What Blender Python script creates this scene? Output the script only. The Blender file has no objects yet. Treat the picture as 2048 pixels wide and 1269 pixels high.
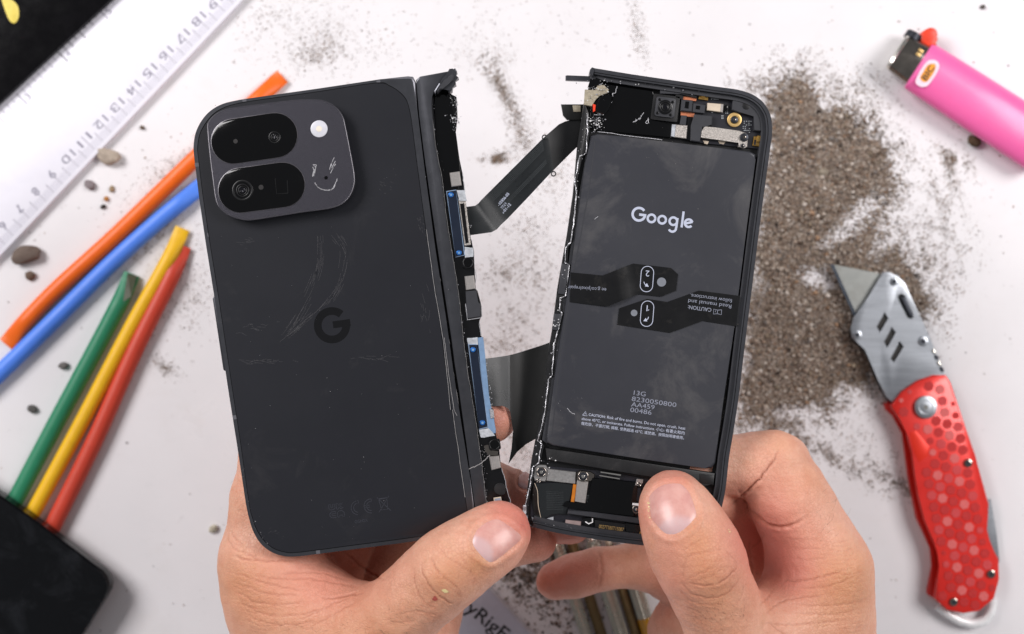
import bpy, bmesh, math, random
import numpy as np
from mathutils import Vector, Matrix
from mathutils.bvhtree import BVHTree

# ---------------------------------------------------------------- camera, light, exposure
SC = bpy.context.scene
C = SC.collection
CAM_H, FPX = 600.0, 2820.0            # camera height above the bench (mm), focal length in photo pixels
cam = bpy.data.cameras.new('camera'); cam_ob = bpy.data.objects.new('camera', cam); C.objects.link(cam_ob)
cam_ob.location = (0, 0, CAM_H / 1000); cam.sensor_width = 36; cam.lens = FPX / 2048 * 36
cam.clip_start = 0.01; cam.clip_end = 20
cam.dof.use_dof = True; cam.dof.focus_distance = 0.484; cam.dof.aperture_fstop = 8.5
SC.camera = cam_ob
wd = bpy.data.worlds.new('World'); SC.world = wd; wd.use_nodes = True
wd.node_tree.nodes['Background'].inputs[0].default_value = (0.93, 0.95, 1.0, 1)
wd.node_tree.nodes['Background'].inputs[1].default_value = 0.22
def area(name, loc, target, sx, sy, power, col):
    l = bpy.data.lights.new(name, 'AREA'); l.shape = 'RECTANGLE'; l.size = sx; l.size_y = sy; l.energy = power; l.color = col
    o = bpy.data.objects.new(name, l); C.objects.link(o); o.location = loc
    o.rotation_euler = (Vector(target) - Vector(loc)).to_track_quat('-Z', 'Y').to_euler()
    return o
area('softbox', (-1.00, 0.62, 1.05), (-0.05, -0.06, 0.05), 0.75, 0.60, 21.8, (1.0, 0.97, 0.97))
area('softbox', (1.02, 0.34, 1.02), (0.08, -0.06, 0.05), 0.65, 0.60, 15.2, (1.0, 0.965, 0.96))
SC.view_settings.view_transform = 'Standard'; SC.view_settings.look = 'None'
SC.view_settings.exposure = 0.0; SC.view_settings.gamma = 1.0
SC.render.engine = 'CYCLES'
SC.cycles.max_bounces = 8
rnd = random.Random(7)
rng = np.random.default_rng(7)

# ---------------------------------------------------------------- helpers
def S(z): return (CAM_H - z) / FPX                      # mm per photo pixel at height z
def W(px, py, z):                                       # photo pixel at height z -> millimetres
    s = S(z); return ((px - 1024) * s, (634.5 - py) * s, z)
def lin(c):
    return tuple(((v / 255) / 12.92 if v / 255 <= 0.04045 else ((v / 255 + 0.055) / 1.055) ** 2.4) for v in c)
def zm(x0, y0, sc, pts): return [(x0 + x / sc, y0 + y / sc) for x, y in pts]

def finish(name, me, mat, parent=None, smooth=True, ang=35, kind=None):
    if smooth:
        me.polygons.foreach_set('use_smooth', [True] * len(me.polygons))
        me.set_sharp_from_angle(angle=math.radians(ang))
    if mat is not None:
        for m in (mat if isinstance(mat, (list, tuple)) else [mat]): me.materials.append(m)
    o = bpy.data.objects.new(name, me); C.objects.link(o)
    if parent is not None: attach(o, parent)
    if kind: o['kind'] = kind
    return o
def attach(o, parent):                                 # parts keep their place; only Empties carry an offset
    o.parent = parent
    o.matrix_parent_inverse = Matrix.Translation(parent.location).inverted() if parent.type == 'EMPTY' else Matrix.Identity(4)
def thing(name, label, cat, loc_mm, group=None):
    o = bpy.data.objects.new(name, None); C.objects.link(o)
    o.empty_display_size = 0.01
    o.location = Vector(loc_mm) * 0.001
    return tag(o, label, cat, group)
def tag(o, label, cat, group=None):
    o['label'] = label; o['category'] = cat
    if group: o['group'] = group
    return o
def sub(o, parent):                                     # o becomes a sub-part of a mesh part
    o.parent = parent; o.matrix_parent_inverse = Matrix.Identity(4)
    return o
def from_np(name, verts_mm, faces, mat, parent=None, smooth=True, ang=35, kind=None):
    me = bpy.data.meshes.new(name)
    me.from_pydata([tuple(v * 0.001 for v in p) for p in verts_mm], [], faces); me.update()
    return finish(name, me, mat, parent, smooth, ang, kind)
def bulk(name, V, F, mat, parent=None, smooth=False, kind=None, col=None):
    """V (n,3) mm float, F (m,k) int arrays"""
    me = bpy.data.meshes.new(name); k = F.shape[1]
    me.vertices.add(len(V)); me.vertices.foreach_set('co', (V * 0.001).astype(np.float32).ravel())
    me.loops.add(F.size); me.loops.foreach_set('vertex_index', F.astype(np.int32).ravel())
    me.polygons.add(len(F)); me.polygons.foreach_set('loop_start', np.arange(0, F.size, k, dtype=np.int32))
    me.polygons.foreach_set('loop_total', np.full(len(F), k, dtype=np.int32))
    me.update(calc_edges=True); me.validate()
    if smooth: me.polygons.foreach_set('use_smooth', [True] * len(me.polygons))
    if col is not None:
        a = me.color_attributes.new('col', 'FLOAT_COLOR', 'POINT')
        a.data.foreach_set('color', np.concatenate([col, np.ones((len(col), 1))], 1).astype(np.float32).ravel())
    if mat is not None: me.materials.append(mat)
    o = bpy.data.objects.new(name, me); C.objects.link(o)
    if parent is not None: attach(o, parent)
    if kind: o['kind'] = kind
    return o
def catmull(pts, n=6, closed=True):
    P = [np.array(p, float) for p in pts]; out = []; m = len(P)
    for i in range(m if closed else m - 1):
        if closed: p0, p1, p2, p3 = P[i - 1], P[i], P[(i + 1) % m], P[(i + 2) % m]
        else: p0, p1, p2, p3 = P[max(i - 1, 0)], P[i], P[i + 1], P[min(i + 2, m - 1)]
        for t in np.arange(n) / n:
            out.append(tuple(0.5 * ((2 * p1) + (p2 - p0) * t + (2 * p0 - 5 * p1 + 4 * p2 - p3) * t * t + (3 * p1 - p0 - 3 * p2 + p3) * t ** 3)))
    if not closed: out.append(tuple(P[-1]))
    return out
def rrect(cx, cy, w, h, r, rot=0, n=5):                # rounded rectangle in photo px, rot clockwise degrees as seen
    a = math.radians(rot); out = []
    for (sx, sy, a0) in ((1, 1, 0), (-1, 1, 90), (-1, -1, 180), (1, -1, 270)):
        for i in range(n + 1):
            t = math.radians(a0 + 90 * i / n)
            x = sx * (w / 2 - r) + r * math.cos(t); y = sy * (h / 2 - r) + r * math.sin(t)
            out.append((cx + x * math.cos(a) - y * math.sin(a), cy + x * math.sin(a) + y * math.cos(a)))
    return out
def circ(cx, cy, r, n=28): return [(cx + r * math.cos(2 * math.pi * i / n), cy + r * math.sin(2 * math.pi * i / n)) for i in range(n)]
def stadium(x0, y0, x1, y1, r, n=14):
    a = math.atan2(y1 - y0, x1 - x0); out = []
    for i in range(n + 1):
        t = a - math.pi / 2 + math.pi * i / n; out.append((x1 + r * math.cos(t), y1 + r * math.sin(t)))
    for i in range(n + 1):
        t = a + math.pi / 2 + math.pi * i / n; out.append((x0 + r * math.cos(t), y0 + r * math.sin(t)))
    return out
def prism(name, pts, z0, z1, mat, parent=None, bev=0.0, seg=2, ang=35, kind=None):
    """closed outline (photo px, read at height z1) extruded straight down to z0, top edge rounded by bev mm"""
    top = [W(x, y, z1) for x, y in pts]
    area2 = sum(top[i][0] * top[(i + 1) % len(top)][1] - top[(i + 1) % len(top)][0] * top[i][1] for i in range(len(top)))
    if area2 < 0: top = top[::-1]
    bm = bmesh.new()
    tv = [bm.verts.new((x, y, z1)) for x, y, _ in top]; bv = [bm.verts.new((x, y, z0)) for x, y, _ in top]
    n = len(top); bm.faces.new(tv); bm.faces.new(bv[::-1])
    for i in range(n): bm.faces.new((bv[i], bv[(i + 1) % n], tv[(i + 1) % n], tv[i]))
    if bev > 0:
        ts = set(tv)
        bmesh.ops.bevel(bm, geom=[e for e in bm.edges if e.verts[0] in ts and e.verts[1] in ts], offset=bev, segments=seg, profile=0.5, affect='EDGES', clamp_overlap=True)
    bmesh.ops.scale(bm, vec=(0.001,) * 3, verts=bm.verts)
    me = bpy.data.meshes.new(name); bm.to_mesh(me); bm.free()
    return finish(name, me, mat, parent, True, ang, kind)
def disc(name, px, py, r, z0, z1, mat, parent=None, bev=0.0, n=28): return prism(name, circ(px, py, r, n), z0, z1, mat, parent, bev)
def ring(name, px, py, ro, ri, z0, z1, mat, parent=None, n=28):
    c = W(px, py, z1); s = S(z1); V = []; F = []
    for i in range(n):
        a = 2 * math.pi * i / n; ca, sa = math.cos(a), math.sin(a)
        for r, z in ((ro, z0), (ro, z1 - 0.05), (ro - 0.08 / s, z1), (ri + 0.08 / s, z1), (ri, z1 - 0.05), (ri, z0)): V.append((c[0] + r * s * ca, c[1] + r * s * sa, z))
    for i in range(n):
        j = (i + 1) % n
        for k in range(5): F.append((i * 6 + k, j * 6 + k, j * 6 + k + 1, i * 6 + k + 1))
    return from_np(name, V, F, mat, parent)
def offset_line(pts, w):
    P = [np.array(p, float) for p in pts]; L = []; R = []
    for i in range(len(P)):
        d = P[min(i + 1, len(P) - 1)] - P[max(i - 1, 0)]; n = np.array((-d[1], d[0])); l = np.linalg.norm(n); n = n / l if l > 0 else n
        ww = w[i] if hasattr(w, '__len__') else w
        L.append(P[i] + n * ww / 2); R.append(P[i] - n * ww / 2)
    return L, R
def stroke(name, lines, w, z, mat, parent=None, thick=0.03, closed=False):
    """flat printed or scratched strokes: list of polylines in photo px"""
    V = []; F = []
    for ln in lines:
        L, R = offset_line(ln, w); b = len(V); n = len(L)
        for l, r in zip(L, R):
            V += [W(l[0], l[1], z + thick), W(r[0], r[1], z + thick)]
        for i in range(n - 1): F.append((b + 2 * i, b + 2 * i + 1, b + 2 * i + 3, b + 2 * i + 2))
        if closed: F.append((b + 2 * n - 2, b + 2 * n - 1, b + 1, b))
    return from_np(name, V, F, mat, parent, smooth=False)
def local(lines, ox, oy, ang, k=1.0):                  # strokes in (right, up) units -> photo px, ang clockwise degrees
    a = math.radians(ang); ca, sa = math.cos(a), math.sin(a)
    return [[(ox + k * (x * ca + y * sa), oy + k * (x * sa - y * ca)) for x, y in ln] for ln in lines]
def arc(cx, cy, r, a0, a1, n=20, ry=None):
    return [(cx + r * math.cos(math.radians(a0 + (a1 - a0) * i / n)), cy + (ry or r) * math.sin(math.radians(a0 + (a1 - a0) * i / n))) for i in range(n + 1)]
def text(name, body, px, py, z, rot, fitw, mat, parent=None, bold=0.0, fith=None, mirror=False):
    """px,py: start of the baseline in photo px; rot clockwise degrees; fitw: width in px"""
    cu = bpy.data.curves.new(name, 'FONT'); cu.body = body; cu.size = 1; cu.offset = bold; cu.resolution_u = 3
    t = bpy.data.objects.new(name, cu); C.objects.link(t)
    dg = bpy.context.evaluated_depsgraph_get(); me = bpy.data.meshes.new_from_object(t.evaluated_get(dg))
    bpy.data.objects.remove(t); bpy.data.curves.remove(cu)
    n = len(me.vertices); co = np.empty(n * 3, np.float32); me.vertices.foreach_get('co', co); co = co.reshape(-1, 3)
    co[:, 0] -= co[:, 0].min(); k = fitw / co[:, 0].max() * S(z)
    ky = k if fith is None else fith * S(z) / max(co[:, 1].max(), 1e-6)
    a = math.radians(-rot); o = W(px, py, z)
    x, y = co[:, 0] * k, co[:, 1] * ky
    out = np.stack([o[0] + x * math.cos(a) - y * math.sin(a), o[1] + x * math.sin(a) + y * math.cos(a), np.full(n, z + 0.04)], 1) * 0.001
    me.vertices.foreach_set('co', out.astype(np.float32).ravel()); me.name = name; me.materials.clear(); me.update()
    return finish(name, me, mat, parent, smooth=False)
def tube(name, pts_mm, radii, mat, parent=None, n=10, squash=None, caps=True, smooth=True, ang=40):
    P = [Vector(p) for p in pts_mm]; V = []; F = []
    up = Vector((0, 0, 1))
    for i, p in enumerate(P):
        d = (P[min(i + 1, len(P) - 1)] - P[max(i - 1, 0)]).normalized()
        s = d.cross(up); s = s.normalized() if s.length > 1e-4 else Vector((1, 0, 0)); u = s.cross(d).normalized()
        r = radii[i] if hasattr(radii, '__len__') else radii; q = squash[i] if squash else 1.0
        for k in range(n):
            a = 2 * math.pi * (k + 0.5) / n; v = p + s * (math.cos(a) * r) + u * (math.sin(a) * r * q); V.append(tuple(v))
    for i in range(len(P) - 1):
        for k in range(n): F.append((i * n + k, i * n + (k + 1) % n, (i + 1) * n + (k + 1) % n, (i + 1) * n + k))
    if caps: F.append(tuple(range(n))[::-1]); F.append(tuple(range((len(P) - 1) * n, len(P) * n)))
    return from_np(name, V, F, mat, parent, smooth, ang)
def sheet(name, A, B, zs, mat, parent=None, m=6, th=0.15, zcross=None):
    """thin flexible sheet between two edge lines A and B (photo px), height zs per station"""
    V = []; F = []; n = len(A)
    for i in range(n):
        for j in range(m + 1):
            t = j / m; z = zs[i] + (zcross(i / (n - 1), t) if zcross else 0)
            V.append(W(A[i][0] * (1 - t) + B[i][0] * t, A[i][1] * (1 - t) + B[i][1] * t, z))
    k = len(V); V += [(x, y, z - th) for x, y, z in V]
    for i in range(n - 1):
        for j in range(m):
            a = i * (m + 1) + j; q = (a, a + 1, a + m + 2, a + m + 1); F.append(q); F.append(tuple(v + k for v in q[::-1]))
    def side(a, b): F.append((a, b, b + k, a + k))
    for i in range(n - 1): side(i * (m + 1), (i + 1) * (m + 1)); side((i + 1) * (m + 1) + m, i * (m + 1) + m)
    for j in range(m): side(j + 1, j); side((n - 1) * (m + 1) + j, (n - 1) * (m + 1) + j + 1)
    o = from_np(name, V, F, mat, parent, True, 50)
    bm = bmesh.new(); bm.from_mesh(o.data); bmesh.ops.recalc_face_normals(bm, faces=bm.faces); bm.to_mesh(o.data); bm.free()
    return o

# ---------------------------------------------------------------- materials
def new_mat(name):
    m = bpy.data.materials.new(name); m.use_nodes = True; nt = m.node_tree
    return m, nt, nt.nodes['Principled BSDF']
def N(nt, typ, **kw):
    n = nt.nodes.new(typ)
    for k, v in kw.items():
        if k.startswith('i_'): n.inputs[k[2:].replace('_', ' ')].default_value = v
        else: setattr(n, k, v)
    return n
def noise(nt, scale, detail=3, rough=0.55, coord=None, dist=0):
    n = N(nt, 'ShaderNodeTexNoise'); n.inputs['Scale'].default_value = scale; n.inputs['Detail'].default_value = detail
    n.inputs['Roughness'].default_value = rough; n.inputs['Distortion'].default_value = dist
    if coord: nt.links.new(coord, n.inputs['Vector'])
    return n
def ramp(nt, fac, stops):
    r = N(nt, 'ShaderNodeValToRGB'); e = r.color_ramp.elements
    while len(e) < len(stops): e.new(0.5)
    for el, (p, c) in zip(e, stops): el.position = p; el.color = (*c, 1) if len(c) == 3 else c
    nt.links.new(fac, r.inputs['Fac']); return r
def mixc(nt, fac, a, b):
    m = N(nt, 'ShaderNodeMix', data_type='RGBA')
    for s, v in ((m.inputs[0], fac), (m.inputs[6], a), (m.inputs[7], b)):
        if hasattr(v, 'is_output') or hasattr(v, 'links'): nt.links.new(v, s)
        elif isinstance(v, (int, float)): s.default_value = v
        else: s.default_value = (*v, 1)
    return m.outputs[2]
def simple(name, srgb, rough=0.5, metal=0.0, vary=0.15, scale=400, bump=0.0, bscale=1500, rvar=0.1, spec=0.5, coat=0.0, coat_r=0.1, dust=None, dscale=60, dlo=0.52, dhi=0.75, damt=0.5, trans=0.0, sss=0.0, stretch=None):
    m, nt, b = new_mat(name); c = lin(srgb)
    tc = N(nt, 'ShaderNodeTexCoord'); co = tc.outputs['Object']
    if stretch:
        mp = N(nt, 'ShaderNodeMapping'); mp.inputs['Rotation'].default_value = (0, 0, math.radians(stretch[0])); mp.inputs['Scale'].default_value = stretch[1:]
        nt.links.new(co, mp.inputs['Vector']); co = mp.outputs['Vector']
    n1 = noise(nt, scale, 4, 0.6, co)
    r1 = ramp(nt, n1.outputs['Fac'], [(0.25, tuple(v * (1 - vary) for v in c)), (0.75, tuple(min(1, v * (1 + vary)) for v in c))])
    out = r1.outputs['Color']
    if dust:
        nd = noise(nt, dscale, 8, 0.68, tc.outputs['Object'], 0.6)
        rd = ramp(nt, nd.outputs['Fac'], [(dlo, (0, 0, 0)), (dhi, (damt,) * 3)])
        out = mixc(nt, rd.outputs['Color'], out, lin(dust))
    nt.links.new(out, b.inputs['Base Color'])
    b.inputs['Metallic'].default_value = metal; b.inputs['Specular IOR Level'].default_value = spec
    b.inputs['Coat Weight'].default_value = coat; b.inputs['Coat Roughness'].default_value = coat_r
    n2 = noise(nt, scale * 0.35, 5, 0.65, co)
    rr = N(nt, 'ShaderNodeMapRange'); rr.inputs['To Min'].default_value = max(0.02, rough - rvar); rr.inputs['To Max'].default_value = min(1, rough + rvar)
    nt.links.new(n2.outputs['Fac'], rr.inputs['Value']); nt.links.new(rr.outputs['Result'], b.inputs['Roughness'])
    if bump:
        nb = noise(nt, bscale, 3, 0.6, co); bp = N(nt, 'ShaderNodeBump'); bp.inputs['Strength'].default_value = bump; bp.inputs['Distance'].default_value = 0.0003
        nt.links.new(nb.outputs['Fac'], bp.inputs['Height']); nt.links.new(bp.outputs['Normal'], b.inputs['Normal'])
    if trans: b.inputs['Transmission Weight'].default_value = trans
    if sss:
        b.inputs['Subsurface Weight'].default_value = sss; b.inputs['Subsurface Radius'].default_value = (0.004, 0.003, 0.003); b.inputs['Subsurface Scale'].default_value = 1.0
    return m
def vcol_mat(name, rough=0.8, spec=0.3, bump=0.0):
    m, nt, b = new_mat(name); a = N(nt, 'ShaderNodeVertexColor'); a.layer_name = 'col'
    nn = noise(nt, 2500, 2, 0.6, N(nt, 'ShaderNodeTexCoord').outputs['Object'])
    mx = N(nt, 'ShaderNodeMix', data_type='RGBA', blend_type='MULTIPLY'); mx.inputs[0].default_value = 1
    rp = ramp(nt, nn.outputs['Fac'], [(0.3, (0.75,) * 3), (0.7, (1.1,) * 3)])
    nt.links.new(a.outputs['Color'], mx.inputs[6]); nt.links.new(rp.outputs['Color'], mx.inputs[7]); nt.links.new(mx.outputs[2], b.inputs['Base Color'])
    b.inputs['Roughness'].default_value = rough; b.inputs['Specular IOR Level'].default_value = spec
    return m

M = {}
M['board'] = simple('board_white_laminate', (233, 230, 232), 0.30, vary=0.03, scale=30, rvar=0.10, spec=0.45, dust=(196, 180, 166), dscale=16, dlo=0.56, dhi=0.80, damt=0.18)
M['ruler'] = simple('ruler_frosted_plastic', (236, 234, 243), 0.45, vary=0.03, scale=60, spec=0.4, coat=0.15, coat_r=0.35, dust=(214, 212, 224), dscale=40, damt=0.3)
M['ruler_ink'] = simple('ruler_ink', (142, 138, 154), 0.7, vary=0.12, scale=500)
M['ruler_tick'] = simple('ruler_tick_ink', (186, 183, 198), 0.7)
M['matblack'] = simple('black_glossy_board', (5, 4, 6), 0.18, dust=(30, 28, 32), dscale=90, damt=0.2, spec=0.25)
M['yellow_mark'] = simple('yellow_mark', (226, 204, 92), 0.5)
for k, c in dict(orange=(240, 106, 22), blue=(84, 136, 238), green=(42, 130, 94), yellow=(240, 186, 28), red=(204, 70, 50)).items():
    M[k] = simple(k + '_moulded_plastic', c, 0.42, vary=0.05, scale=250, bump=0.12, bscale=2500, spec=0.4, sss=0.12)
M['slab_black'] = simple('black_glass_slab', (6, 7, 10), 0.2, spec=0.35, dust=(62, 64, 70), dscale=55, dlo=0.5, dhi=0.8, damt=0.30)
M['grey_plastic'] = simple('grey_plastic_slab', (192, 192, 206), 0.45, vary=0.05)
M['white_edge'] = simple('white_plastic', (214, 212, 218), 0.4)
M['ink_black'] = simple('black_ink', (24, 23, 26), 0.6)
M['rod_metal'] = simple('brushed_rod_metal', (190, 182, 168), 0.28, 1.0, vary=0.12, bump=0.1)
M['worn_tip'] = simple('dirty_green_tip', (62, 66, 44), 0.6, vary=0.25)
M['amber'] = simple('amber_tape', (196, 142, 20), 0.25, coat=0.6)
M['rod_brown'] = simple('dark_bronze_metal', (118, 98, 68), 0.35, 0.8)
M['pink'] = simple('pink_lighter_plastic', (240, 104, 170), 0.36, vary=0.03, scale=120, spec=0.5, coat=0.3, coat_r=0.2, sss=0.25)
M['chrome'] = simple('chrome', (150, 142, 134), 0.16, 1.0, vary=0.25, scale=300, rvar=0.08)
M['chrome_bright'] = simple('bright_chrome', (226, 222, 214), 0.2, 1.0, vary=0.1)
M['steel'] = simple('brushed_steel', (176, 180, 186), 0.36, 1.0, vary=0.10, scale=90, bump=0.08, bscale=900, stretch=(-60, 1, 14, 1))
M['blade'] = simple('blade_steel', (170, 172, 168), 0.38, 0.9, vary=0.10, scale=120, dust=(120, 104, 90), dscale=120, damt=0.3)
M['blade_edge'] = simple('ground_blade_edge', (120, 126, 136), 0.25, 1.0)
M['dark_steel'] = simple('dark_steel', (58, 60, 66), 0.4, 0.8)
M['knife_red'] = simple('red_anodised_metal', (224, 40, 30), 0.33, 0.2, vary=0.06, bump=0.06, spec=0.5, coat=0.3)
M['knife_red_flat'] = simple('red_smooth_metal', (236, 50, 28), 0.35, 0.2, vary=0.04)
M['knife_pad'] = simple('red_textured_pad', (190, 30, 28), 0.5, 0.1, vary=0.2, scale=1800, bump=0.4, bscale=4000)
M['knife_pad_pink'] = simple('worn_pink_pad', (218, 100, 98), 0.5, 0.1, vary=0.22, scale=2200, bump=0.4, bscale=4000)
M['knife_pad_mid'] = simple('rubbed_red_pad', (204, 62, 64), 0.5, 0.1, vary=0.2, scale=1800, bump=0.4, bscale=4000)
M['ring_white'] = simple('polished_key_loop', (244, 244, 246), 0.3, 0.1)
M['lighter_red'] = simple('red_gas_button', (226, 66, 40), 0.35, sss=0.1)
M['sticker_w'] = simple('sticker_white', (240, 214, 228), 0.4)
M['sticker_o'] = simple('sticker_orange', (240, 156, 30), 0.4)
# phone
M['back'] = simple('satin_back_glass', (25, 26, 32), 0.36, vary=0.06, scale=60, rvar=0.05, spec=0.5, dust=(96, 92, 92), dscale=45, dlo=0.58, dhi=0.85, damt=0.16)
M['frame'] = simple('satin_dark_aluminium', (84, 85, 90), 0.34, 0.85, vary=0.08, bump=0.05, bscale=5000)
M['bump'] = simple('sandblasted_camera_plate', (62, 61, 68), 0.42, 0.75, vary=0.10, scale=3000, bump=0.25, bscale=7000)
M['antenna'] = simple('antenna_band', (84, 84, 90), 0.5)
M['black'] = simple('matte_black_plastic', (17, 17, 19), 0.42, vary=0.15, bump=0.1, dust=(70, 68, 68), dscale=140, damt=0.22)
M['gloss'] = simple('black_glass', (4, 4, 5), 0.07, vary=0.1, rvar=0.03, spec=0.4, dust=(40, 40, 42), dscale=260, dlo=0.6, dhi=0.9, damt=0.2)
M['gloss_soft'] = simple('black_film', (9, 9, 11), 0.2, vary=0.2, spec=0.5, bump=0.05, bscale=600)
M['grey_pl'] = simple('charcoal_plastic', (46, 47, 52), 0.5, vary=0.12, bump=0.08)
M['battery'] = simple('battery_pouch', (49, 50, 56), 0.40, vary=0.05, scale=80, bump=0.10, bscale=90, spec=0.45, dust=(122, 119, 116), dscale=38, dlo=0.50, dhi=0.82, damt=0.42)
M['tab'] = simple('black_pull_tab_film', (10, 10, 12), 0.30, vary=0.2, spec=0.5, dust=(84, 80, 74), dscale=120, dlo=0.58, dhi=0.85, damt=0.35)
M['print'] = simple('light_print', (182, 188, 206), 0.5, vary=0.05)
M['print_dim'] = simple('grey_print', (132, 136, 150), 0.5, vary=0.12)
M['print_line'] = simple('fine_outline_print', (118, 122, 130), 0.5)
M['ghost'] = simple('engraved_print', (52, 54, 62), 0.4, vary=0.2)
M['logo'] = simple('polished_black_logo', (14, 14, 16), 0.12)
M['scratch'] = simple('scratch_white', (168, 168, 172), 0.6, vary=0.35, scale=900)
M['scratch_dim'] = simple('scratch_faint', (68, 67, 70), 0.6, vary=0.5, scale=1200)
M['silver'] = simple('silver_foil', (186, 184, 182), 0.35, 0.85, vary=0.18, scale=1200, bump=0.25, bscale=2200)
M['silver_grit'] = simple('gritty_metal_shield', (176, 170, 164), 0.45, 0.7, vary=0.5, scale=2600, bump=0.5, bscale=3000)
M['chip'] = simple('nickel_spring_contact', (188, 182, 178), 0.4, 0.7, vary=0.2, stretch=(8, 1, 12, 1), scale=700)
M['torn'] = simple('torn_bright_metal', (186, 186, 190), 0.35, 0.7, vary=0.25, scale=1800, bump=0.5, bscale=2200)
M['clear'] = simple('clear_adhesive', (196, 200, 206), 0.2, 0.3, vary=0.35, scale=700, bump=0.5, bscale=800)
M['navy'] = simple('navy_shield_plate', (15, 27, 46), 0.4, 0.2, vary=0.1, bump=0.05)
M['navy_rim'] = simple('pale_blue_rim', (150, 172, 200), 0.4, 0.3)
M['lightblue'] = simple('light_blue_gasket', (108, 136, 168), 0.5, vary=0.15, bump=0.2)
M['bluescrew'] = simple('blue_screw', (40, 112, 196), 0.3, 0.6)
M['bluescrew_c'] = simple('blue_screw_socket', (150, 196, 240), 0.3, 0.6)
M['copper'] = simple('copper_flex', (206, 128, 92), 0.4, 0.4)
M['kapton'] = simple('amber_flex', (190, 112, 30), 0.35, 0.1, vary=0.25)
M['gold'] = simple('gold_contact', (200, 160, 88), 0.28, 0.9)
M['slot_dark'] = simple('slot_shadow_metal', (52, 50, 48), 0.5, 0.4)
M['scratch_line'] = simple('bright_scratch', (150, 148, 148), 0.5, vary=0.4, scale=700)
M['scab'] = simple('small_scab', (172, 82, 72), 0.5, vary=0.3, scale=2500)
M['flake'] = simple('dry_flake', (226, 206, 150), 0.5)
M['goldring'] = simple('gold_pad', (214, 178, 116), 0.4, 0.6)
M['beige'] = simple('beige_component', (206, 190, 170), 0.5, 0.2)
M['foil_beige'] = simple('torn_beige_foil', (172, 162, 142), 0.4, 0.3, vary=0.3, scale=500, bump=0.6, bscale=700)
M['pcb'] = simple('dark_circuit_board', (26, 26, 34), 0.4, vary=0.2)
M['solder'] = simple('tiny_component', (176, 180, 184), 0.35, 0.6)
M['pinkchip'] = simple('mauve_pad', (146, 128, 126), 0.5)
M['flex'] = simple('dark_flex_film', (26, 29, 31), 0.28, vary=0.06, spec=0.5)
M['flex_black'] = simple('black_flex_film', (17, 17, 18), 0.30, spec=0.5)
M['flex_olive'] = simple('olive_black_flex', (20, 20, 19), 0.34, spec=0.5, vary=0.05)
M['flex_line'] = simple('flex_trace', (62, 66, 68), 0.4)
M['flashw'] = simple('flash_diffuser', (214, 212, 220), 0.3, vary=0.05, sss=0.2)
M['flashc'] = simple('flash_phosphor', (226, 218, 204), 0.4)
M['lens'] = simple('lens_glass', (10, 10, 16), 0.05)
M['lensring'] = simple('lens_barrel', (15, 15, 17), 0.35, 0.2)
M['sensor_dim'] = simple('dim_sensor_dot', (40, 38, 38), 0.4)
M['rail'] = simple('polished_frame_rail', (136, 136, 143), 0.42, 0.85)
M['chamfer'] = simple('bright_chamfer', (104, 102, 106), 0.35, 0.9)
M['pebble'] = None
M['grain'] = vcol_mat('loose_grit', 0.85, 0.25)
M['speck'] = vcol_mat('bright_debris', 0.35, 0.6)
# ---------------------------------------------------------------- the bench
def box_mm(name, x0, x1, y0, y1, z0, z1, mat, parent=None):
    V = [(x, y, z) for z in (z0, z1) for y in (y0, y1) for x in (x0, x1)]
    return from_np(name, V, [(0, 2, 3, 1), (4, 5, 7, 6), (0, 1, 5, 4), (2, 6, 7, 3), (0, 4, 6, 2), (1, 3, 7, 5)], mat, parent, False)
tt = box_mm('table_top', -900, 900, -700, 700, -25, 0, M['board']); tt['kind'] = 'structure'

# ---------------------------------------------------------------- ruler
RU = thing('ruler', 'long frosted white plastic ruler with grey centimetre numbers, lying diagonally', 'ruler', W(150, 200, 0))
RZ = 3.0
rd = np.array((469.0, -495.0)); rd /= np.linalg.norm(rd)         # towards larger centimetre numbers
rn = np.array((-rd[1], rd[0])) * -1                              # across, towards the inch edge
if rn[0] > 0: rn = -rn
R0 = np.array((16.0, 495.0))
def RP(u, v): p = R0 + rd * u + rn * v; return (p[0], p[1])       # u along, v across from the centimetre edge (px)
body = prism('blade_strip', [RP(-260, 0), RP(1000, 0), RP(1000, 214), RP(-260, 214)], 0.05, RZ, M['ruler'], RU, 0.25)
CMPX = 47.0
ticks = []; half = []; long_ = []
u19 = (np.array((431.0, 6.0)) - R0) @ rd
u10 = (np.array((140.0, 318.0)) - R0) @ rd
pitch = (u19 - u10) / 9
rang = math.degrees(math.atan2(rd[1], rd[0]))
for c in range(5, 23):
    u = u10 + (c - 10) * pitch
    for k in range(10):
        uu = u + k * pitch / 10
        ln = [RP(uu, 8), RP(uu, 46 if k == 0 else (31 if k == 5 else 24))]
        (ticks if k % 5 else half).append(ln)
    s = str(c)
    w1 = 30 if c > 9 else 13
    cx, cy = RP(u, 36)
    # glyph tops point to the centimetre edge: text reads back along the ruler
    a = rang + 180; ar = math.radians(a)
    st = (cx - math.cos(ar) * w1 / 2, cy - math.sin(ar) * w1 / 2)
    base = (st[0] + -math.sin(ar) * 9, st[1] + math.cos(ar) * 9)
    text('numeral', s, base[0], base[1], RZ, a, w1, M['ruler_ink'], RU, fith=17)
stroke('millimetre_mark', ticks, 1.3, RZ, M['ruler_tick'], RU)['kind'] = 'stuff'
stroke('centimetre_mark', half, 1.5, RZ, M['ruler_ink'], RU)['kind'] = 'stuff'
it = []; il = []
u5 = (np.array((208.0, 30.0)) - R0) @ rd
for i in range(-8, 40):
    u = u5 + i * 117.5 / 8; lnn = 30 if i % 8 == 0 else (24 if i % 4 == 0 else (18 if i % 2 == 0 else 12))
    (il if i % 8 == 0 else it).append([RP(u, 199), RP(u, 199 - lnn)])
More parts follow.
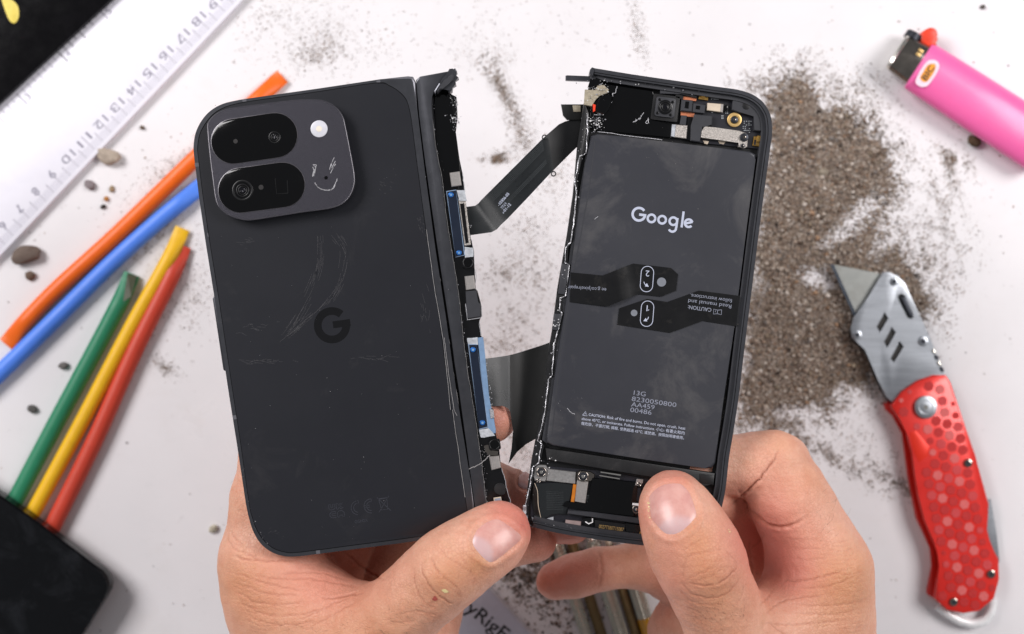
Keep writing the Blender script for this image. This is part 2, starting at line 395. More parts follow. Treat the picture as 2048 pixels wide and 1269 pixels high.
for i in range(-24, 0):
    u = u5 + i * 117.5 / 8; lnn = 30 if i % 8 == 0 else (24 if i % 4 == 0 else (18 if i % 2 == 0 else 12))
    (il if i % 8 == 0 else it).append([RP(u, 199), RP(u, 199 - lnn)])
stroke('inch_fraction_mark', it, 2.0, RZ, M['ruler_tick'], RU)['kind'] = 'stuff'
stroke('inch_mark', il, 2.2, RZ, M['ruler_ink'], RU)['kind'] = 'stuff'
for j, n_ in enumerate('345'):
    u = u5 + (j - 2) * 117.5
    p = RP(u + 7, 172); text('numeral', n_, p[0], p[1], RZ, rang, 9, M['ruler_ink'], RU, fith=14)

# black board in the corner, lying over the ruler's far edge
BB = thing('black_board', 'glossy black sheet with a yellow drop, in the corner beyond the ruler', 'board', W(20, 20, 3.2))
prism('sheet', [(-160, 353), (382, -148), (-160, -300)], 3.2, 6.0, M['matblack'], BB, 0.4)
prism('yellow_drop', catmull([(3, -6), (20, -2), (34, 10), (38, 28), (34, 42), (27, 47), (18, 40), (9, 18)], 5), 6.0, 6.2, M['yellow_mark'], BB, 0.05)

# ---------------------------------------------------------------- pry sticks
def pry_stick(color, pts, wpx, label, z0=0.0, ends=('flat', 'flat'), thick=6.0, facet=70):
    c = W(pts[len(pts) // 2][0], pts[len(pts) // 2][1], 0)
    t = thing('pry_stick', label, 'pry stick', c, 'coloured pry sticks')
    P = catmull(pts, 10, False); L = [0]
    for a, b in zip(P, P[1:]): L.append(L[-1] + math.dist(a, b))
    tot = L[-1]; mm = []; rad = []; sq = []
    for (x, y), l in zip(P, L):
        f = 1.0
        if ends[0] == 'flat': f = min(f, max(0.22, l / facet))
        if ends[1] == 'flat': f = min(f, max(0.22, (tot - l) / facet))
        q = thick / (wpx * 0.2128)
        rz = wpx / 2 * S(4) * q * f
        mm.append(W(x, y, z0 + thick / 2 * 1.0 if f == 1 else z0 + thick / 2 - (thick / 2 - rz) * 0.55)); rad.append(wpx / 2 * S(4)); sq.append(q * f)
    # insert facet break stations
    body = tube('shaft', mm, rad, M[color], t, 14, sq, True, True, 50)
    return t
pry_stick('orange', [(12, 689), (60, 634), (119, 574), (227, 476), (314, 392), (392, 316), (480, 232), (565, 153)], 33, 'long orange plastic pry stick running under the phone half', facet=60)
pry_stick('blue', [(-40, 783), (20, 727), (119, 630), (222, 528), (314, 445), (372, 397), (418, 360)], 34, 'blue plastic pry stick lying beside the orange one', ends=('round', 'flat'), facet=75)
pry_stick('green', [(264, 548), (242, 600), (190, 700), (110, 850), (28, 1006), (-10, 1080)], 34, 'green plastic pry stick with dirty chisel tip', ends=('flat', 'round'), facet=70)
gt = from_np('worn_tip', [W(255, 547, 2.9), W(274, 552, 2.6), W(262, 594, 6.25), W(246, 604, 6.45)], [(0, 1, 2, 3)], M['worn_tip'], bpy.data.objects['pry_stick.002'], False)  # dark olive sheet paints the shade on the chisel facet
pry_stick('yellow', [(365, 457), (338, 518), (260, 660), (160, 852), (64, 1030), (30, 1092)], 31, 'yellow plastic pry stick between the green and red ones', ends=('flat', 'round'), facet=70)
pry_stick('red', [(366, 492), (345, 548), (270, 700), (190, 880), (105, 1054), (70, 1125)], 34, 'red plastic pry stick, outermost of the three by the dark slab', ends=('flat', 'round'), facet=60)

# ---------------------------------------------------------------- dark slab over the sticks
SL = thing('dark_phone', 'dusty black glass slab with rounded corner lying on the pry sticks', 'phone', W(60, 1150, 6.6))
so = [(-320, 766)] + [(-20, 976), (60, 1032), (150, 1099), (190, 1130)] + [(206, 1142), (215, 1154), (219, 1168), (217, 1182), (209, 1197)] + [(160, 1276), (60, 1440), (-320, 1440)]
prism('body', so, 6.6, 12.6, M['matblack'], SL, 0.7, 3)
prism('glass', [(x - (3 if x > -300 else 0), y + 3) for x, y in so], 12.6, 13.2, M['slab_black'], SL, 0.4, 2)

# ---------------------------------------------------------------- grey printed slab and metal rods below the hands
GS = thing('grey_tool_handle', 'flat grey plastic handle with bold black lettering under the thumb', 'tool handle', W(950, 1260, 0))
gd = np.array((410.0, 440.0)); gd /= np.linalg.norm(gd); gn = np.array((-gd[1], gd[0]))
g0 = np.array((968.0, 1164.0))
def GP(u, v): p = g0 + gd * u + gn * v; return (p[0], p[1])
prism('white_edge', [GP(-60, 0), GP(330, 0), GP(330, 128), GP(-60, 128)], 0, 4.0, M['white_edge'], GS, 0.4)
prism('grey_face', [GP(-56, 4), GP(326, 4), GP(326, 112), GP(-56, 112)], 4.0, 5.0, M['grey_plastic'], GS, 0.3)
text('lettering', 'JerryRigEverything', 874, 1176, 5.0, 39, 338, M['ink_black'], GS, bold=0.012, fith=27)

def fluted_rod(p0, p1, rpx, label, mat, band=None, tip=None):
    c = W(p1[0], p1[1], 0); t = thing('pick_rod', label, 'rod', c, 'fluted metal picks under the hands')
    r = rpx * S(6); n = 36; V = []; F = []
    a = Vector(W(p0[0], p0[1], r + 0.05)); b = Vector(W(p1[0], p1[1], r + 0.05)); d = (b - a).normalized(); s_ = d.cross(Vector((0, 0, 1))).normalized(); u_ = s_.cross(d)
    prof = [(0.0, 0.55), (0.012, 0.8), (0.03, 1.0), (0.97, 1.0), (0.985, 0.85), (1.0, 0.6)]
    for f, k in prof:
        for i in range(n):
            q = 2 * math.pi * i / n; rr = r * k * (1.0 if i % 3 else 0.90); V.append(tuple(a.lerp(b, f) + s_ * math.cos(q) * rr + u_ * math.sin(q) * rr))
    for j in range(len(prof) - 1):
        for i in range(n): F.append((j * n + i, j * n + (i + 1) % n, (j + 1) * n + (i + 1) % n, (j + 1) * n + i))
    F.append(tuple(range(n))[::-1]); F.append(tuple(range((len(prof) - 1) * n, len(prof) * n)))
    from_np('fluted_shaft', V, F, mat, t, True, 20)
    if band:
        f0, f1 = band; tube('tape_band', [tuple(a.lerp(b, f)) for f in (f0, f0 + 0.01, f1 - 0.01, f1)], [r * 1.02, r * 1.1, r * 1.1, r * 1.02], M['amber'], t, 24)
    if tip: tube('end_cap', [tuple(a - d * 5), tuple(a - d * 0.2)], [r * 0.55, r * 0.6], tip, t, 16)
    return t
fluted_rod((1112, 1082), (1192, 1330), 12, 'bright fluted metal pick, first from the grey handle', M['rod_metal'])
fluted_rod((1140, 1074), (1222, 1330), 11, 'dull bronze fluted pick beside the first bright one', M['rod_brown'], tip=M['chrome_bright'])
fluted_rod((1183, 1082), (1262, 1330), 14, 'wide bright fluted metal pick in the middle of the set', M['rod_metal'], tip=M['chrome_bright'])
fluted_rod((1218, 1090), (1290, 1330), 10, 'dark bronze fluted pick next to the taped one', M['rod_brown'], tip=M['beige'])
fluted_rod((1246, 1090), (1318, 1330), 15, 'fluted metal pick wrapped with amber tape', M['rod_metal'], band=(0.605, 0.755), tip=M['white_edge'])

# ---------------------------------------------------------------- lighter
LI = thing('lighter', 'pink disposable lighter with chrome hood and red button', 'lighter', W(1930, 190, 0))
la = np.array((0.838, 0.5455)); ln_ = np.array((-la[1], la[0]))
l0 = np.array((1837.0, 131.0))                                   # centre of the collar end
def LP(u, v, z): p = l0 + la * u + ln_ * v; return W(p[0], p[1], z)
def oval_body(name, stations, mat, n=40, pw=2.4, ang=40):
    V = []; F = []
    for (u, hw, zc, hz) in stations:
        for i in range(n):
            a = 2 * math.pi * i / n; c, s = math.cos(a), math.sin(a)
            x = hw * math.copysign(abs(c) ** (2 / pw), c); z = hz * math.copysign(abs(s) ** (2 / pw), s)
            V.append(LP(u, x, zc + z))
    for j in range(len(stations) - 1):
        for i in range(n): F.append((j * n + i, (j + 1) * n + i, (j + 1) * n + (i + 1) % n, j * n + (i + 1) % n))
    F.append(tuple(range(n))); F.append(tuple(range((len(stations) - 1) * n, len(stations) * n))[::-1])
    return from_np(name, V, F, mat, LI, True, ang)
oval_body('body', [(0, 52, 6.6, 6.0), (2, 54, 6.6, 6.4), (120, 56, 6.6, 6.5), (300, 58, 6.6, 6.5), (307, 53, 6.6, 5.8)], M['pink'])
oval_body('hood', [(-50, 38, 6.4, 5.2), (-47, 41, 6.4, 5.7), (-6, 45, 6.4, 5.9), (1.5, 45, 6.4, 5.9)], M['chrome'], pw=3.2)
oval_body('hood_rim', [(-54, 34, 6.4, 4.2), (-52, 40, 6.4, 5.4), (-47, 42.5, 6.4, 6.0), (-45, 41, 6.4, 5.6)], M['chrome_bright'], pw=3.0)
for v in (-27, -18): prism('hood_slot', [tuple(l0 + la * a + ln_ * b) for a, b in ((-17, v - 3), (-7, v - 3), (-7, v + 3), (-17, v + 3))], 12.2, 12.42, M['goldring'], LI, 0.05)
wc = l0 + la * -44 + ln_ * -36
tube('spark_wheel', [LP(-40, -48, 7.0), LP(-40, -34, 7.0)], [3.6, 3.6], M['dark_steel'], LI, 18)
tube('flint_spring', [LP(-36, 28, 4.0), LP(-12, 38, 4.0)], [1.1, 1.1], M['gold'], LI, 10)
bt = [(-30, -58), (-22, -76), (-10, -80), (0, -72), (0, -62), (8, -55), (2, -46), (-18, -42)]
prism('gas_button', catmull([tuple(l0 + la * a + ln_ * b) for a, b in bt], 3), 3.5, 9.5, M['lighter_red'], LI, 0.8, 3)
def lpx(u, v): p = l0 + la * u + ln_ * v; return (p[0], p[1])
st_ = [lpx(a, b) for a, b in ((14, 32), (10, 20), (9, -6), (13, -21), (27, -27), (38, -17), (39, 18), (33, 30), (24, 34))]
prism('sticker', catmull(st_, 3), 12.98, 13.16, M['sticker_w'], LI, 0)
prism('sticker_oval', catmull([lpx(a, b) for a, b in ((16, -12), (27, -20), (33, -8), (33, 14), (28, 22), (17, 20), (15, 4))], 4), 13.16, 13.24, M['sticker_o'], LI, 0)
tp = lpx(30, 18); text('lettering', 'BIC', tp[0], tp[1], 13.26, -57, 32, M['ink_black'], LI, bold=0.02, fith=12)

# ---------------------------------------------------------------- folding knife
KN = thing('utility_knife', 'folding utility knife with red hexagon handle and steel blade holder', 'knife', W(1850, 830, 0))
A_ = lambda pts: zm(1640, 500, 3.172, pts)
B_ = lambda pts: zm(1740, 860, 3.102, pts)
prism('blade', A_([(65, 90), (390, 152), (420, 300), (300, 420), (215, 425)]), 4.2, 4.9, M['blade'], KN, 0)
prism('ground_edge', A_([(65, 90), (88, 92), (236, 420), (215, 425)]), 4.3, 4.95, M['blade_edge'], KN, 0)
hold = A_([(400, 140), (440, 140), (500, 170), (540, 210), (640, 430), (700, 560), (770, 740), (800, 800), (830, 860), (520, 990), (455, 965), (420, 930), (370, 830), (290, 630), (240, 592), (204, 560), (194, 500), (215, 430), (300, 310), (380, 190)])
prism('holder_back', [(x - 2, y + 3) for x, y in hold], 2.2, 4.1, M['dark_steel'], KN, 0)
# holder plate with real slots: plate, then dark floors let in that paint shade into the recesses
hp = prism('blade_holder', hold, 5.0, 7.0, M['steel'], KN, 0.45, 3)
def cut(o, outlines, z0, z1):
    for pts in outlines:
        c = prism('cutter', pts, z0, z1, None)
        md = o.modifiers.new('cut', 'BOOLEAN'); md.object = c; md.operation = 'DIFFERENCE'; md.solver = 'EXACT'
        dg = bpy.context.evaluated_depsgraph_get(); me = bpy.data.meshes.new_from_object(o.evaluated_get(dg)); o.modifiers.clear()
        old = o.data; o.data = me; bpy.data.meshes.remove(old); cm = c.data; bpy.data.objects.remove(c); bpy.data.meshes.remove(cm)
    o.data.polygons.foreach_set('use_smooth', [True] * len(o.data.polygons)); o.data.set_sharp_from_angle(angle=math.radians(25))
slots = [A_(p) for p in ([(415, 395), (440, 435), (385, 527), (360, 487)], [(460, 488), (488, 525), (432, 624), (406, 585)], [(510, 578), (538, 615), (475, 718), (448, 690)])]
lockslot = A_([(495, 290), (520, 278), (545, 290), (598, 405), (600, 432), (575, 440), (555, 428), (497, 310)])
cut(hp, slots + [lockslot], 5.8, 8.5)
for q_ in slots: prism('slot_floor', q_, 5.8, 5.95, M['slot_dark'], KN)
prism('slot_floor', lockslot, 5.8, 5.9, M['slot_dark'], KN)
prism('lock_button', A_([(508, 300), (540, 296), (590, 410), (588, 428), (570, 430)]), 5.8, 6.9, M['dark_steel'], KN, 0.2)
for cx, cy, r in ((472, 202, 8.5), (238, 540, 9), (655, 580, 10)):
    x, y = A_([(cx, cy)])[0]
    sc_ = disc('rivet', x, y, r, 6.6, 7.5, M['steel'], KN, 0.35); sub(disc('socket', x, y, r * 0.5, 7.4, 7.55, M['dark_steel']), sc_)
for i in range(4):
    x, y = A_([(722 + i * 17, 645 + i * 38)])[0]; prism('thumb_ridge', rrect(x, y, 11, 7, 2, 62), 3, 7.2, M['chrome_bright'] if i % 2 == 0 else M['dark_steel'], KN, 0.4)
front = A_([(455, 1000), (455, 985), (520, 900), (620, 832), (720, 796), (800, 795), (830, 840)]) + B_([(650, 150), (740, 465), (722, 530), (715, 620), (732, 690), (800, 800), (803, 930), (770, 1050), (680, 1125), (580, 1140), (480, 1120), (405, 1050), (420, 950), (440, 850), (430, 770), (400, 700), (340, 560), (300, 400), (280, 280), (265, 150), (240, 50)]) + A_([(560, 1160), (505, 1070)])
rear = A_([(410, 975), (440, 965), (600, 900), (800, 1100)]) + B_([(560, 200), (640, 800), (700, 1000), (420, 1060), (362, 1025), (360, 990), (390, 850), (380, 740), (290, 550), (240, 300), (205, 20)]) + A_([(520, 1160), (470, 1060), (420, 1015)])
prism('rear_scale', rear, 0.05, 2.6, M['knife_red'], KN, 0.4)
ls = [(x + 5, y) for x, y in B_([(735, 430), (770, 640), (790, 820), (700, 900), (600, 500)])]
prism('liner', ls, 2.7, 4.4, M['steel'], KN, 0.2)
prism('liner', [(1830, 800), (1900, 790), (1940, 960), (1960, 1120), (1940, 1200), (1890, 1190), (1870, 1050), (1845, 930)], 2.6, 5.2, M['dark_steel'], KN, 0)
prism('front_scale', front, 5.2, 8.8, M['knife_red'], KN, 0.7, 3)
facet = B_([(240, 20), (320, 30), (366, 105), (360, 165), (302, 205), (275, 150)]) + A_([(590, 1269), (600, 1160)])
facet = [(1819, 866), (1832, 862), (1858, 893), (1856, 913), (1838, 925), (1828, 905)]
prism('thumb_facet', facet, 8.78, 8.95, M['knife_red_flat'], KN, 0.1)
def inside(p, poly):
    x, y = p; r = False; n = len(poly)
    for i in range(n):
        x1, y1 = poly[i]; x2, y2 = poly[(i + 1) % n]
        if (y1 > y) != (y2 > y) and x < (x2 - x1) * (y - y1) / (y2 - y1) + x1: r = not r
    return r
he1, he2 = np.array((21.8, 6.0)), np.array((4.85, 23.0))           # the honeycomb's two steps
for i in range(-12, 12):
    for j in range(-6, 17):
        p = np.array((1899.6, 871.3)) + he1 * i + he2 * j
        if not inside(p, front) or inside(p, facet): continue
        if math.dist(p, (1852, 815)) < 33 or any(math.dist(p, q) < 16 for q in ((1937, 927), (1983, 1149), (1908, 1205))): continue
        for rr in (10.6, 7.5, 5.0):
            hx = [(p[0] + rr * math.cos(a), p[1] + rr * math.sin(a)) for a in np.arange(6) * math.pi / 3 + 0.8]
            if all(inside((p[0] + (e[0] - p[0]) * (rr + 3) / rr, p[1] + (e[1] - p[1]) * (rr + 3) / rr), front) and not inside(e, facet) for e in hx): break
        else: continue
        mt = 'knife_pad_pink' if i % 2 == 0 and j % 2 == 0 else ('knife_pad_mid' if (i + j) % 3 == 0 else 'knife_pad')
        prism('hex_pad', hx, 8.78, 8.98, M[mt], KN, 0.08, 1)
pv = disc('pivot_screw', 1852, 815, 23, 8.7, 10.2, M['steel'], KN, 0.5)
sub(ring('pivot_groove', 1852, 815, 16, 13, 10.1, 10.3, M['steel']), pv); sub(disc('pivot_socket', 1852, 815, 4.5, 10.1, 10.3, M['chrome_bright']), pv)
for x, y in ((1937, 927), (1983, 1149), (1908, 1205)):
    q = disc('screw', x, y, 8.5, 8.7, 9.7, M['chrome'], KN, 0.4); sub(disc('socket', x, y, 4, 9.6, 9.8, M['dark_steel']), q)
lp = catmull(B_([(420, 1090), (480, 1140), (560, 1185), (640, 1202), (710, 1180), (748, 1120), (755, 1040)]), 6, False)
tube('lanyard_loop', [W(x, y, 3.2) for x, y in lp], 2.1, M['ring_white'], KN, 12)
# ---------------------------------------------------------------- hands
def round_cone(p, a, b, r1, r2):
    ba = b - a; l2 = float(ba @ ba); rr = r1 - r2; a2 = l2 - rr * rr; il2 = 1.0 / l2
    pa = p - a; y = pa @ ba; z = y - l2
    x = pa * l2 - ba * y[:, None]; x2 = np.einsum('ij,ij->i', x, x); y2 = y * y * l2; z2 = z * z * l2
    k = np.sign(rr) * rr * rr * x2
    d = (np.sqrt(np.maximum(x2 * a2 * il2, 0)) + y * rr) * il2 - r1
    m2 = np.sign(y) * a2 * y2 < k; d = np.where(m2, np.sqrt(x2 + y2) * il2 - r1, d)
    m1 = np.sign(z) * a2 * z2 > k; d = np.where(m1, np.sqrt(x2 + z2) * il2 - r2, d)
    return d
def smin(a, b, k):
    h = np.maximum(k - np.abs(a - b), 0) / k
    return np.minimum(a, b) - h * h * k * 0.25
def hand_sdf(p, groups):
    tot = None
    for chain, kin, kout in groups:
        d = None
        for (a, b, ra, rb) in chain:
            e = round_cone(p, a, b, ra, rb); d = e if d is None else smin(d, e, kin)
        tot = d if tot is None else smin(tot, d, kout)
    return tot
def surface_nets(vol, org, h):
    s = vol < 0
    def cr(v, i, j, k): return v[i:v.shape[0] - 1 + i, j:v.shape[1] - 1 + j, k:v.shape[2] - 1 + k]
    corners = [(i, j, k) for i in (0, 1) for j in (0, 1) for k in (0, 1)]
    cnt = sum(cr(s, *c).astype(np.int8) for c in corners)
    act = np.argwhere((cnt > 0) & (cnt < 8)); n = len(act)
    acc = np.zeros((n, 3)); num = np.zeros(n)
    val = {c: vol[act[:, 0] + c[0], act[:, 1] + c[1], act[:, 2] + c[2]] for c in corners}
    for c in corners:
        for ax in range(3):
            if c[ax]: continue
            d = list(c); d[ax] = 1; d = tuple(d); va, vb = val[c], val[d]; m = (va < 0) != (vb < 0)
            t = np.where(m, va / np.where(m, va - vb, 1), 0)
            pt = np.tile(np.array(c, float), (n, 1)); pt[:, ax] += t
            acc += pt * m[:, None]; num += m
    V = (act + acc / num[:, None]) * h + org
    idx = np.full(vol.shape, -1, np.int64); idx[act[:, 0], act[:, 1], act[:, 2]] = np.arange(n)
    F = []
    for ax in range(3):
        o = [slice(None)] * 3; o2 = [slice(None)] * 3; o[ax] = slice(0, -1); o2[ax] = slice(1, None)
        ch = s[tuple(o)] != s[tuple(o2)]; e = np.argwhere(ch)
        u, v = [(1, 2), (2, 0), (0, 1)][ax]
        e = e[(e[:, u] > 0) & (e[:, v] > 0)]
        inn = s[e[:, 0], e[:, 1], e[:, 2]]
        def g(du, dv):
            q = e.copy(); q[:, u] += du; q[:, v] += dv; return idx[q[:, 0], q[:, 1], q[:, 2]]
        q = np.stack([g(-1, -1), g(0, -1), g(0, 0), g(-1, 0)], 1)
        q[~inn] = q[~inn][:, ::-1]; F.append(q[(q >= 0).all(1)])
    return V, np.concatenate(F)
def seg_dist(P, line):
    P = P[:, None, :]; a = np.array(line[:-1])[None]; b = np.array(line[1:])[None]; ab = b - a
    t = np.clip(((P - a) * ab).sum(2) / (ab * ab).sum(2), 0, 1); q = a + ab * t[..., None]
    d = np.sqrt(((P - q) ** 2).sum(2)); i = d.argmin(1)
    tt = (i + t[np.arange(len(i)), i]) / (len(line) - 1)
    return d.min(1), tt
def vnoise(P, f, seed):                                  # smooth sum-of-sines noise
    r = np.random.default_rng(seed); o = np.zeros(len(P))
    for _ in range(7):
        k = r.normal(size=3); k *= f / np.linalg.norm(k); o += np.sin(P @ k * 2 * math.pi + r.uniform(0, 6.28))
    return o / 3.5
def build_hand(name, label, groups_px, creases, bumps, nails, flush, tan, hairs, loc, h=0.52, seed=1, ridges=()):
    def nd(n): return np.array(W(n[0], n[1], n[2])), n[3] * S(n[2])
    groups = []
    for chain, kin, kout in groups_px:
        segs = []
        for a, b in zip(chain, chain[1:]):
            pa, ra = nd(a); pb, rb = nd(b); segs.append((pa, pb, ra, rb))
        groups.append((segs, kin, kout))
    pts = np.array([q for g in groups for s in g[0] for q in (s[0] - s[2], s[0] + s[2], s[1] - s[3], s[1] + s[3])])
    lo = pts.min(0) - 3; hi = pts.max(0) + 3
    lo[1] = max(lo[1], W(0, 1330, 90)[1])                # the arm goes on a little below the frame
    B = 8; nb = np.ceil((hi - lo) / (h * B)).astype(int)
    ctr = [lo[i] + (np.arange(nb[i]) + 0.5) * h * B for i in range(3)]
    G = np.stack(np.meshgrid(*ctr, indexing='ij'), -1).reshape(-1, 3)
    dc = hand_sdf(G, groups); near = np.abs(dc) < h * B * 0.95
    vol = np.repeat(np.repeat(np.repeat(dc.reshape(nb), B, 0), B, 1), B, 2).astype(np.float32)
    bi = np.argwhere(near.reshape(nb)); off = np.stack(np.meshgrid(*[np.arange(B)] * 3, indexing='ij'), -1).reshape(-1, 3)
    for c0 in range(0, len(bi), 600):
        ids = (bi[c0:c0 + 600, None, :] * B + off[None]).reshape(-1, 3)
        vol[ids[:, 0], ids[:, 1], ids[:, 2]] = hand_sdf(lo + ids * h, groups)
    vol[:, 0, :] = np.maximum(vol[:, 0, :], 0.1); vol[:, 1, :] = np.maximum(vol[:, 1, :], 0.02)
    V, F = surface_nets(vol, lo, h)
    # vertex normals
    def normals(V):
        a, b, c, d = (V[F[:, i]] for i in range(4)); fn = np.cross(c - a, d - b); n = np.zeros_like(V)
        for i in range(4): np.add.at(n, F[:, i], fn)
        return n / np.maximum(np.linalg.norm(n, axis=1), 1e-9)[:, None]
    # light smoothing
    for _ in range(3):
        acc = np.zeros_like(V); cn = np.zeros(len(V))
        for i in range(4):
            np.add.at(acc, F[:, i], V[F[:, (i + 1) % 4]]); np.add.at(cn, F[:, i], 1)
        V = V * 0.5 + 0.5 * acc / np.maximum(cn, 1)[:, None]
    Nn = normals(V)
    def proj(V): s = (CAM_H - V[:, 2]) / FPX; return np.stack([V[:, 0] / s + 1024, 634.5 - V[:, 1] / s], 1)
    PX = proj(V); up = np.clip(Nn[:, 2] * 2.2, 0, 1)
    disp = np.zeros(len(V)); cre = np.zeros(len(V))
    disp += 0.16 * vnoise(V, 1 / 9.0, seed) + 0.05 * vnoise(V, 1 / 3.2, seed + 1)
    wob = np.stack([vnoise(V, 1 / 2.6, seed + 5), vnoise(V, 1 / 2.6, seed + 6)], 1) * 1.5
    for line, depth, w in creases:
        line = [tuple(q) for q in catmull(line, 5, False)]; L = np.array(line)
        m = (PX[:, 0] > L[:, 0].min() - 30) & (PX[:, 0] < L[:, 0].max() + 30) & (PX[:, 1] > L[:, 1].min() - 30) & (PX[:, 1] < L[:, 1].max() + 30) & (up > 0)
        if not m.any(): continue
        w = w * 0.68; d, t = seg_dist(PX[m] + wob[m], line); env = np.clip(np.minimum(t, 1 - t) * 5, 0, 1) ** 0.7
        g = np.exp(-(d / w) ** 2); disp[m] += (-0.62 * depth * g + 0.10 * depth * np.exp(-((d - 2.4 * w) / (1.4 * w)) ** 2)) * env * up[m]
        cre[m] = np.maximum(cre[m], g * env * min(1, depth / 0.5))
    for x, y, r, v in bumps:
        d2 = ((PX - (x, y)) ** 2).sum(1) / r ** 2; disp += v * np.exp(-d2) * up
    nail_masks = []
    for outl in nails:
        o = catmull(outl['pts'], 6); d, _ = seg_dist(PX, o + [o[0]])
        c = np.mean(np.array(o), 0); ins = np.array([inside(q, o) if dd < 80 else False for q, dd in zip(PX, d)])
        top = (Nn[:, 2] > 0.05) & (np.abs(V[:, 2] - outl['z']) < 14)
        sd = np.where(ins, -d, d)
        disp[top] += (np.where(sd < 0, -0.75 * np.clip(-sd / 6, 0, 1) , 0) + 0.38 * np.exp(-((sd - 8) / 6.5) ** 2) - 0.3 * np.exp(-(sd / 2.2) ** 2))[top]
    V = V + Nn * disp[:, None]
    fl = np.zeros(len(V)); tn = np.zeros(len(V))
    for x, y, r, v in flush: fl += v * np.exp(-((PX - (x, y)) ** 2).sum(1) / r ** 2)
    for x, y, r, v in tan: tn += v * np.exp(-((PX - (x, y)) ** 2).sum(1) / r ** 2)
    root = thing(name, label, 'hand', loc)
    skin = bulk('skin', V, F, M['skin'], root, True)
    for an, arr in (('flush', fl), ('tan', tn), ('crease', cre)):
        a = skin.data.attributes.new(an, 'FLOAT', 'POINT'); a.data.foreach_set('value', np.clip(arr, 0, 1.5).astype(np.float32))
    bvh = BVHTree.FromPolygons([tuple(v) for v in V], [tuple(int(i) for i in f) for f in F])
    camv = Vector((0, 0, CAM_H))
    def hit(px, py):
        q = Vector(W(px, py, 60)); d = (q - camv).normalized(); r = bvh.ray_cast(camv, d); return r
    for outl in nails:
        make_nail(outl, hit, root)
    # hairs
    HV = []; HF = []; hr = random.Random(seed)
    for (cx, cy, rx, ry, ang, n, ln) in hairs:
        for _ in range(n):
            x = cx + hr.gauss(0, rx); y = cy + hr.gauss(0, ry); r = hit(x, y)
            if r[0] is None or r[1].z < 0.05: continue
            a = math.radians(ang + hr.gauss(0, 22)); L = ln * hr.uniform(0.5, 1.2); p0 = r[0]; n0 = r[1]; dv = Vector((math.cos(a), -math.sin(a), 0)); side = Vector((-dv.y, dv.x, 0)); cv = hr.uniform(-0.35, 0.35)
            b = len(HV)
            for k in range(5):
                t = k / 4; c = p0 + dv * L * t + side * L * cv * t * t + n0 * (0.15 + 0.9 * t * (1.1 - t)) ; w = 0.032 * (1 - 0.8 * t)
                HV += [tuple(c + side * w), tuple(c - side * w * 0.5 + Vector((0, 0, w))), tuple(c - side * w * 0.5 - Vector((0, 0, w)))]
            for k in range(4):
                for i in range(3): HF.append((b + k * 3 + i, b + k * 3 + (i + 1) % 3, b + k * 3 + 3 + (i + 1) % 3, b + k * 3 + 3 + i))
    if HV:
        o = from_np('hair', HV, HF, M['hair'], root, False); o['kind'] = 'stuff'
    return root, hit
def make_nail(nl, hit, root):
    o = catmull(nl['pts'], 6); c = np.mean(np.array(o), 0); rings = 9; n = len(o); V = []; F = []
    ax = np.array(nl['axis'], float); ax /= np.linalg.norm(ax); sd = np.array((-ax[1], ax[0]))
    wid = max(abs((np.array(q) - c) @ sd) for q in o)
    sm_ = []; rhs = []
    for q in o:
        for f in (0.15, 0.4, 0.65, 0.85):
            p = c + (np.array(q) - c) * f; r = hit(p[0], p[1])
            if r[0] is None or abs(r[0].z - nl['z']) > 14: continue
            u = ((p - c) @ sd) / wid; v = ((p - c) @ ax) / (nl['len'] / 2); sm_.append((1, u, v, u * u, u * v, v * v)); rhs.append(r[0].z)
    cf = np.linalg.lstsq(np.array(sm_), np.array(rhs), rcond=None)[0] if len(rhs) > 12 else np.array((nl['z'], 0, 0, -1, 0, 0))
    for k in range(rings):
        f = k / (rings - 1)
        for q in o:
            p = c + (np.array(q) - c) * f; u = ((p - c) @ sd) / wid; v = ((p - c) @ ax) / (nl['len'] / 2)
            z = float(cf @ np.array((1, u, v, u * u, u * v, v * v))) + 0.62 - 0.5 * max(0, f - 0.82) / 0.18
            V.append(W(p[0], p[1], z))
    for k in range(rings - 1):
        for i in range(n):
            F.append((k * n + i, k * n + (i + 1) % n, (k + 1) * n + (i + 1) % n, (k + 1) * n + i))
    ob = from_np('thumbnail' if nl.get('thumb', True) else 'fingernail', V, F, M['nail'], root, True, 80)
    bm = bmesh.new(); bm.from_mesh(ob.data); bmesh.ops.remove_doubles(bm, verts=bm.verts, dist=1e-6); bmesh.ops.recalc_face_normals(bm, faces=bm.faces)
    if sum(f.normal.z for f in bm.faces) < 0: bmesh.ops.reverse_faces(bm, faces=bm.faces)
    bm.to_mesh(ob.data); bm.free()
    # lunula: pale half moon at the root of the nail
    at = ob.data.attributes.new('lunula', 'FLOAT', 'POINT'); vals = []
    for v in ob.data.vertices:
        z = v.co.z * 1000; s = S(z); p = np.array((v.co.x * 1000 / s + 1024, 634.5 - v.co.y * 1000 / s)); d = p - c
        a = (d @ ax) / (nl['len'] / 2); b = (d @ sd) / wid
        vals.append(1 / (1 + math.exp(-(-(a + 0.30) - 0.55 * b * b) * 22)))
    at.data.foreach_set('value', vals)
    return ob

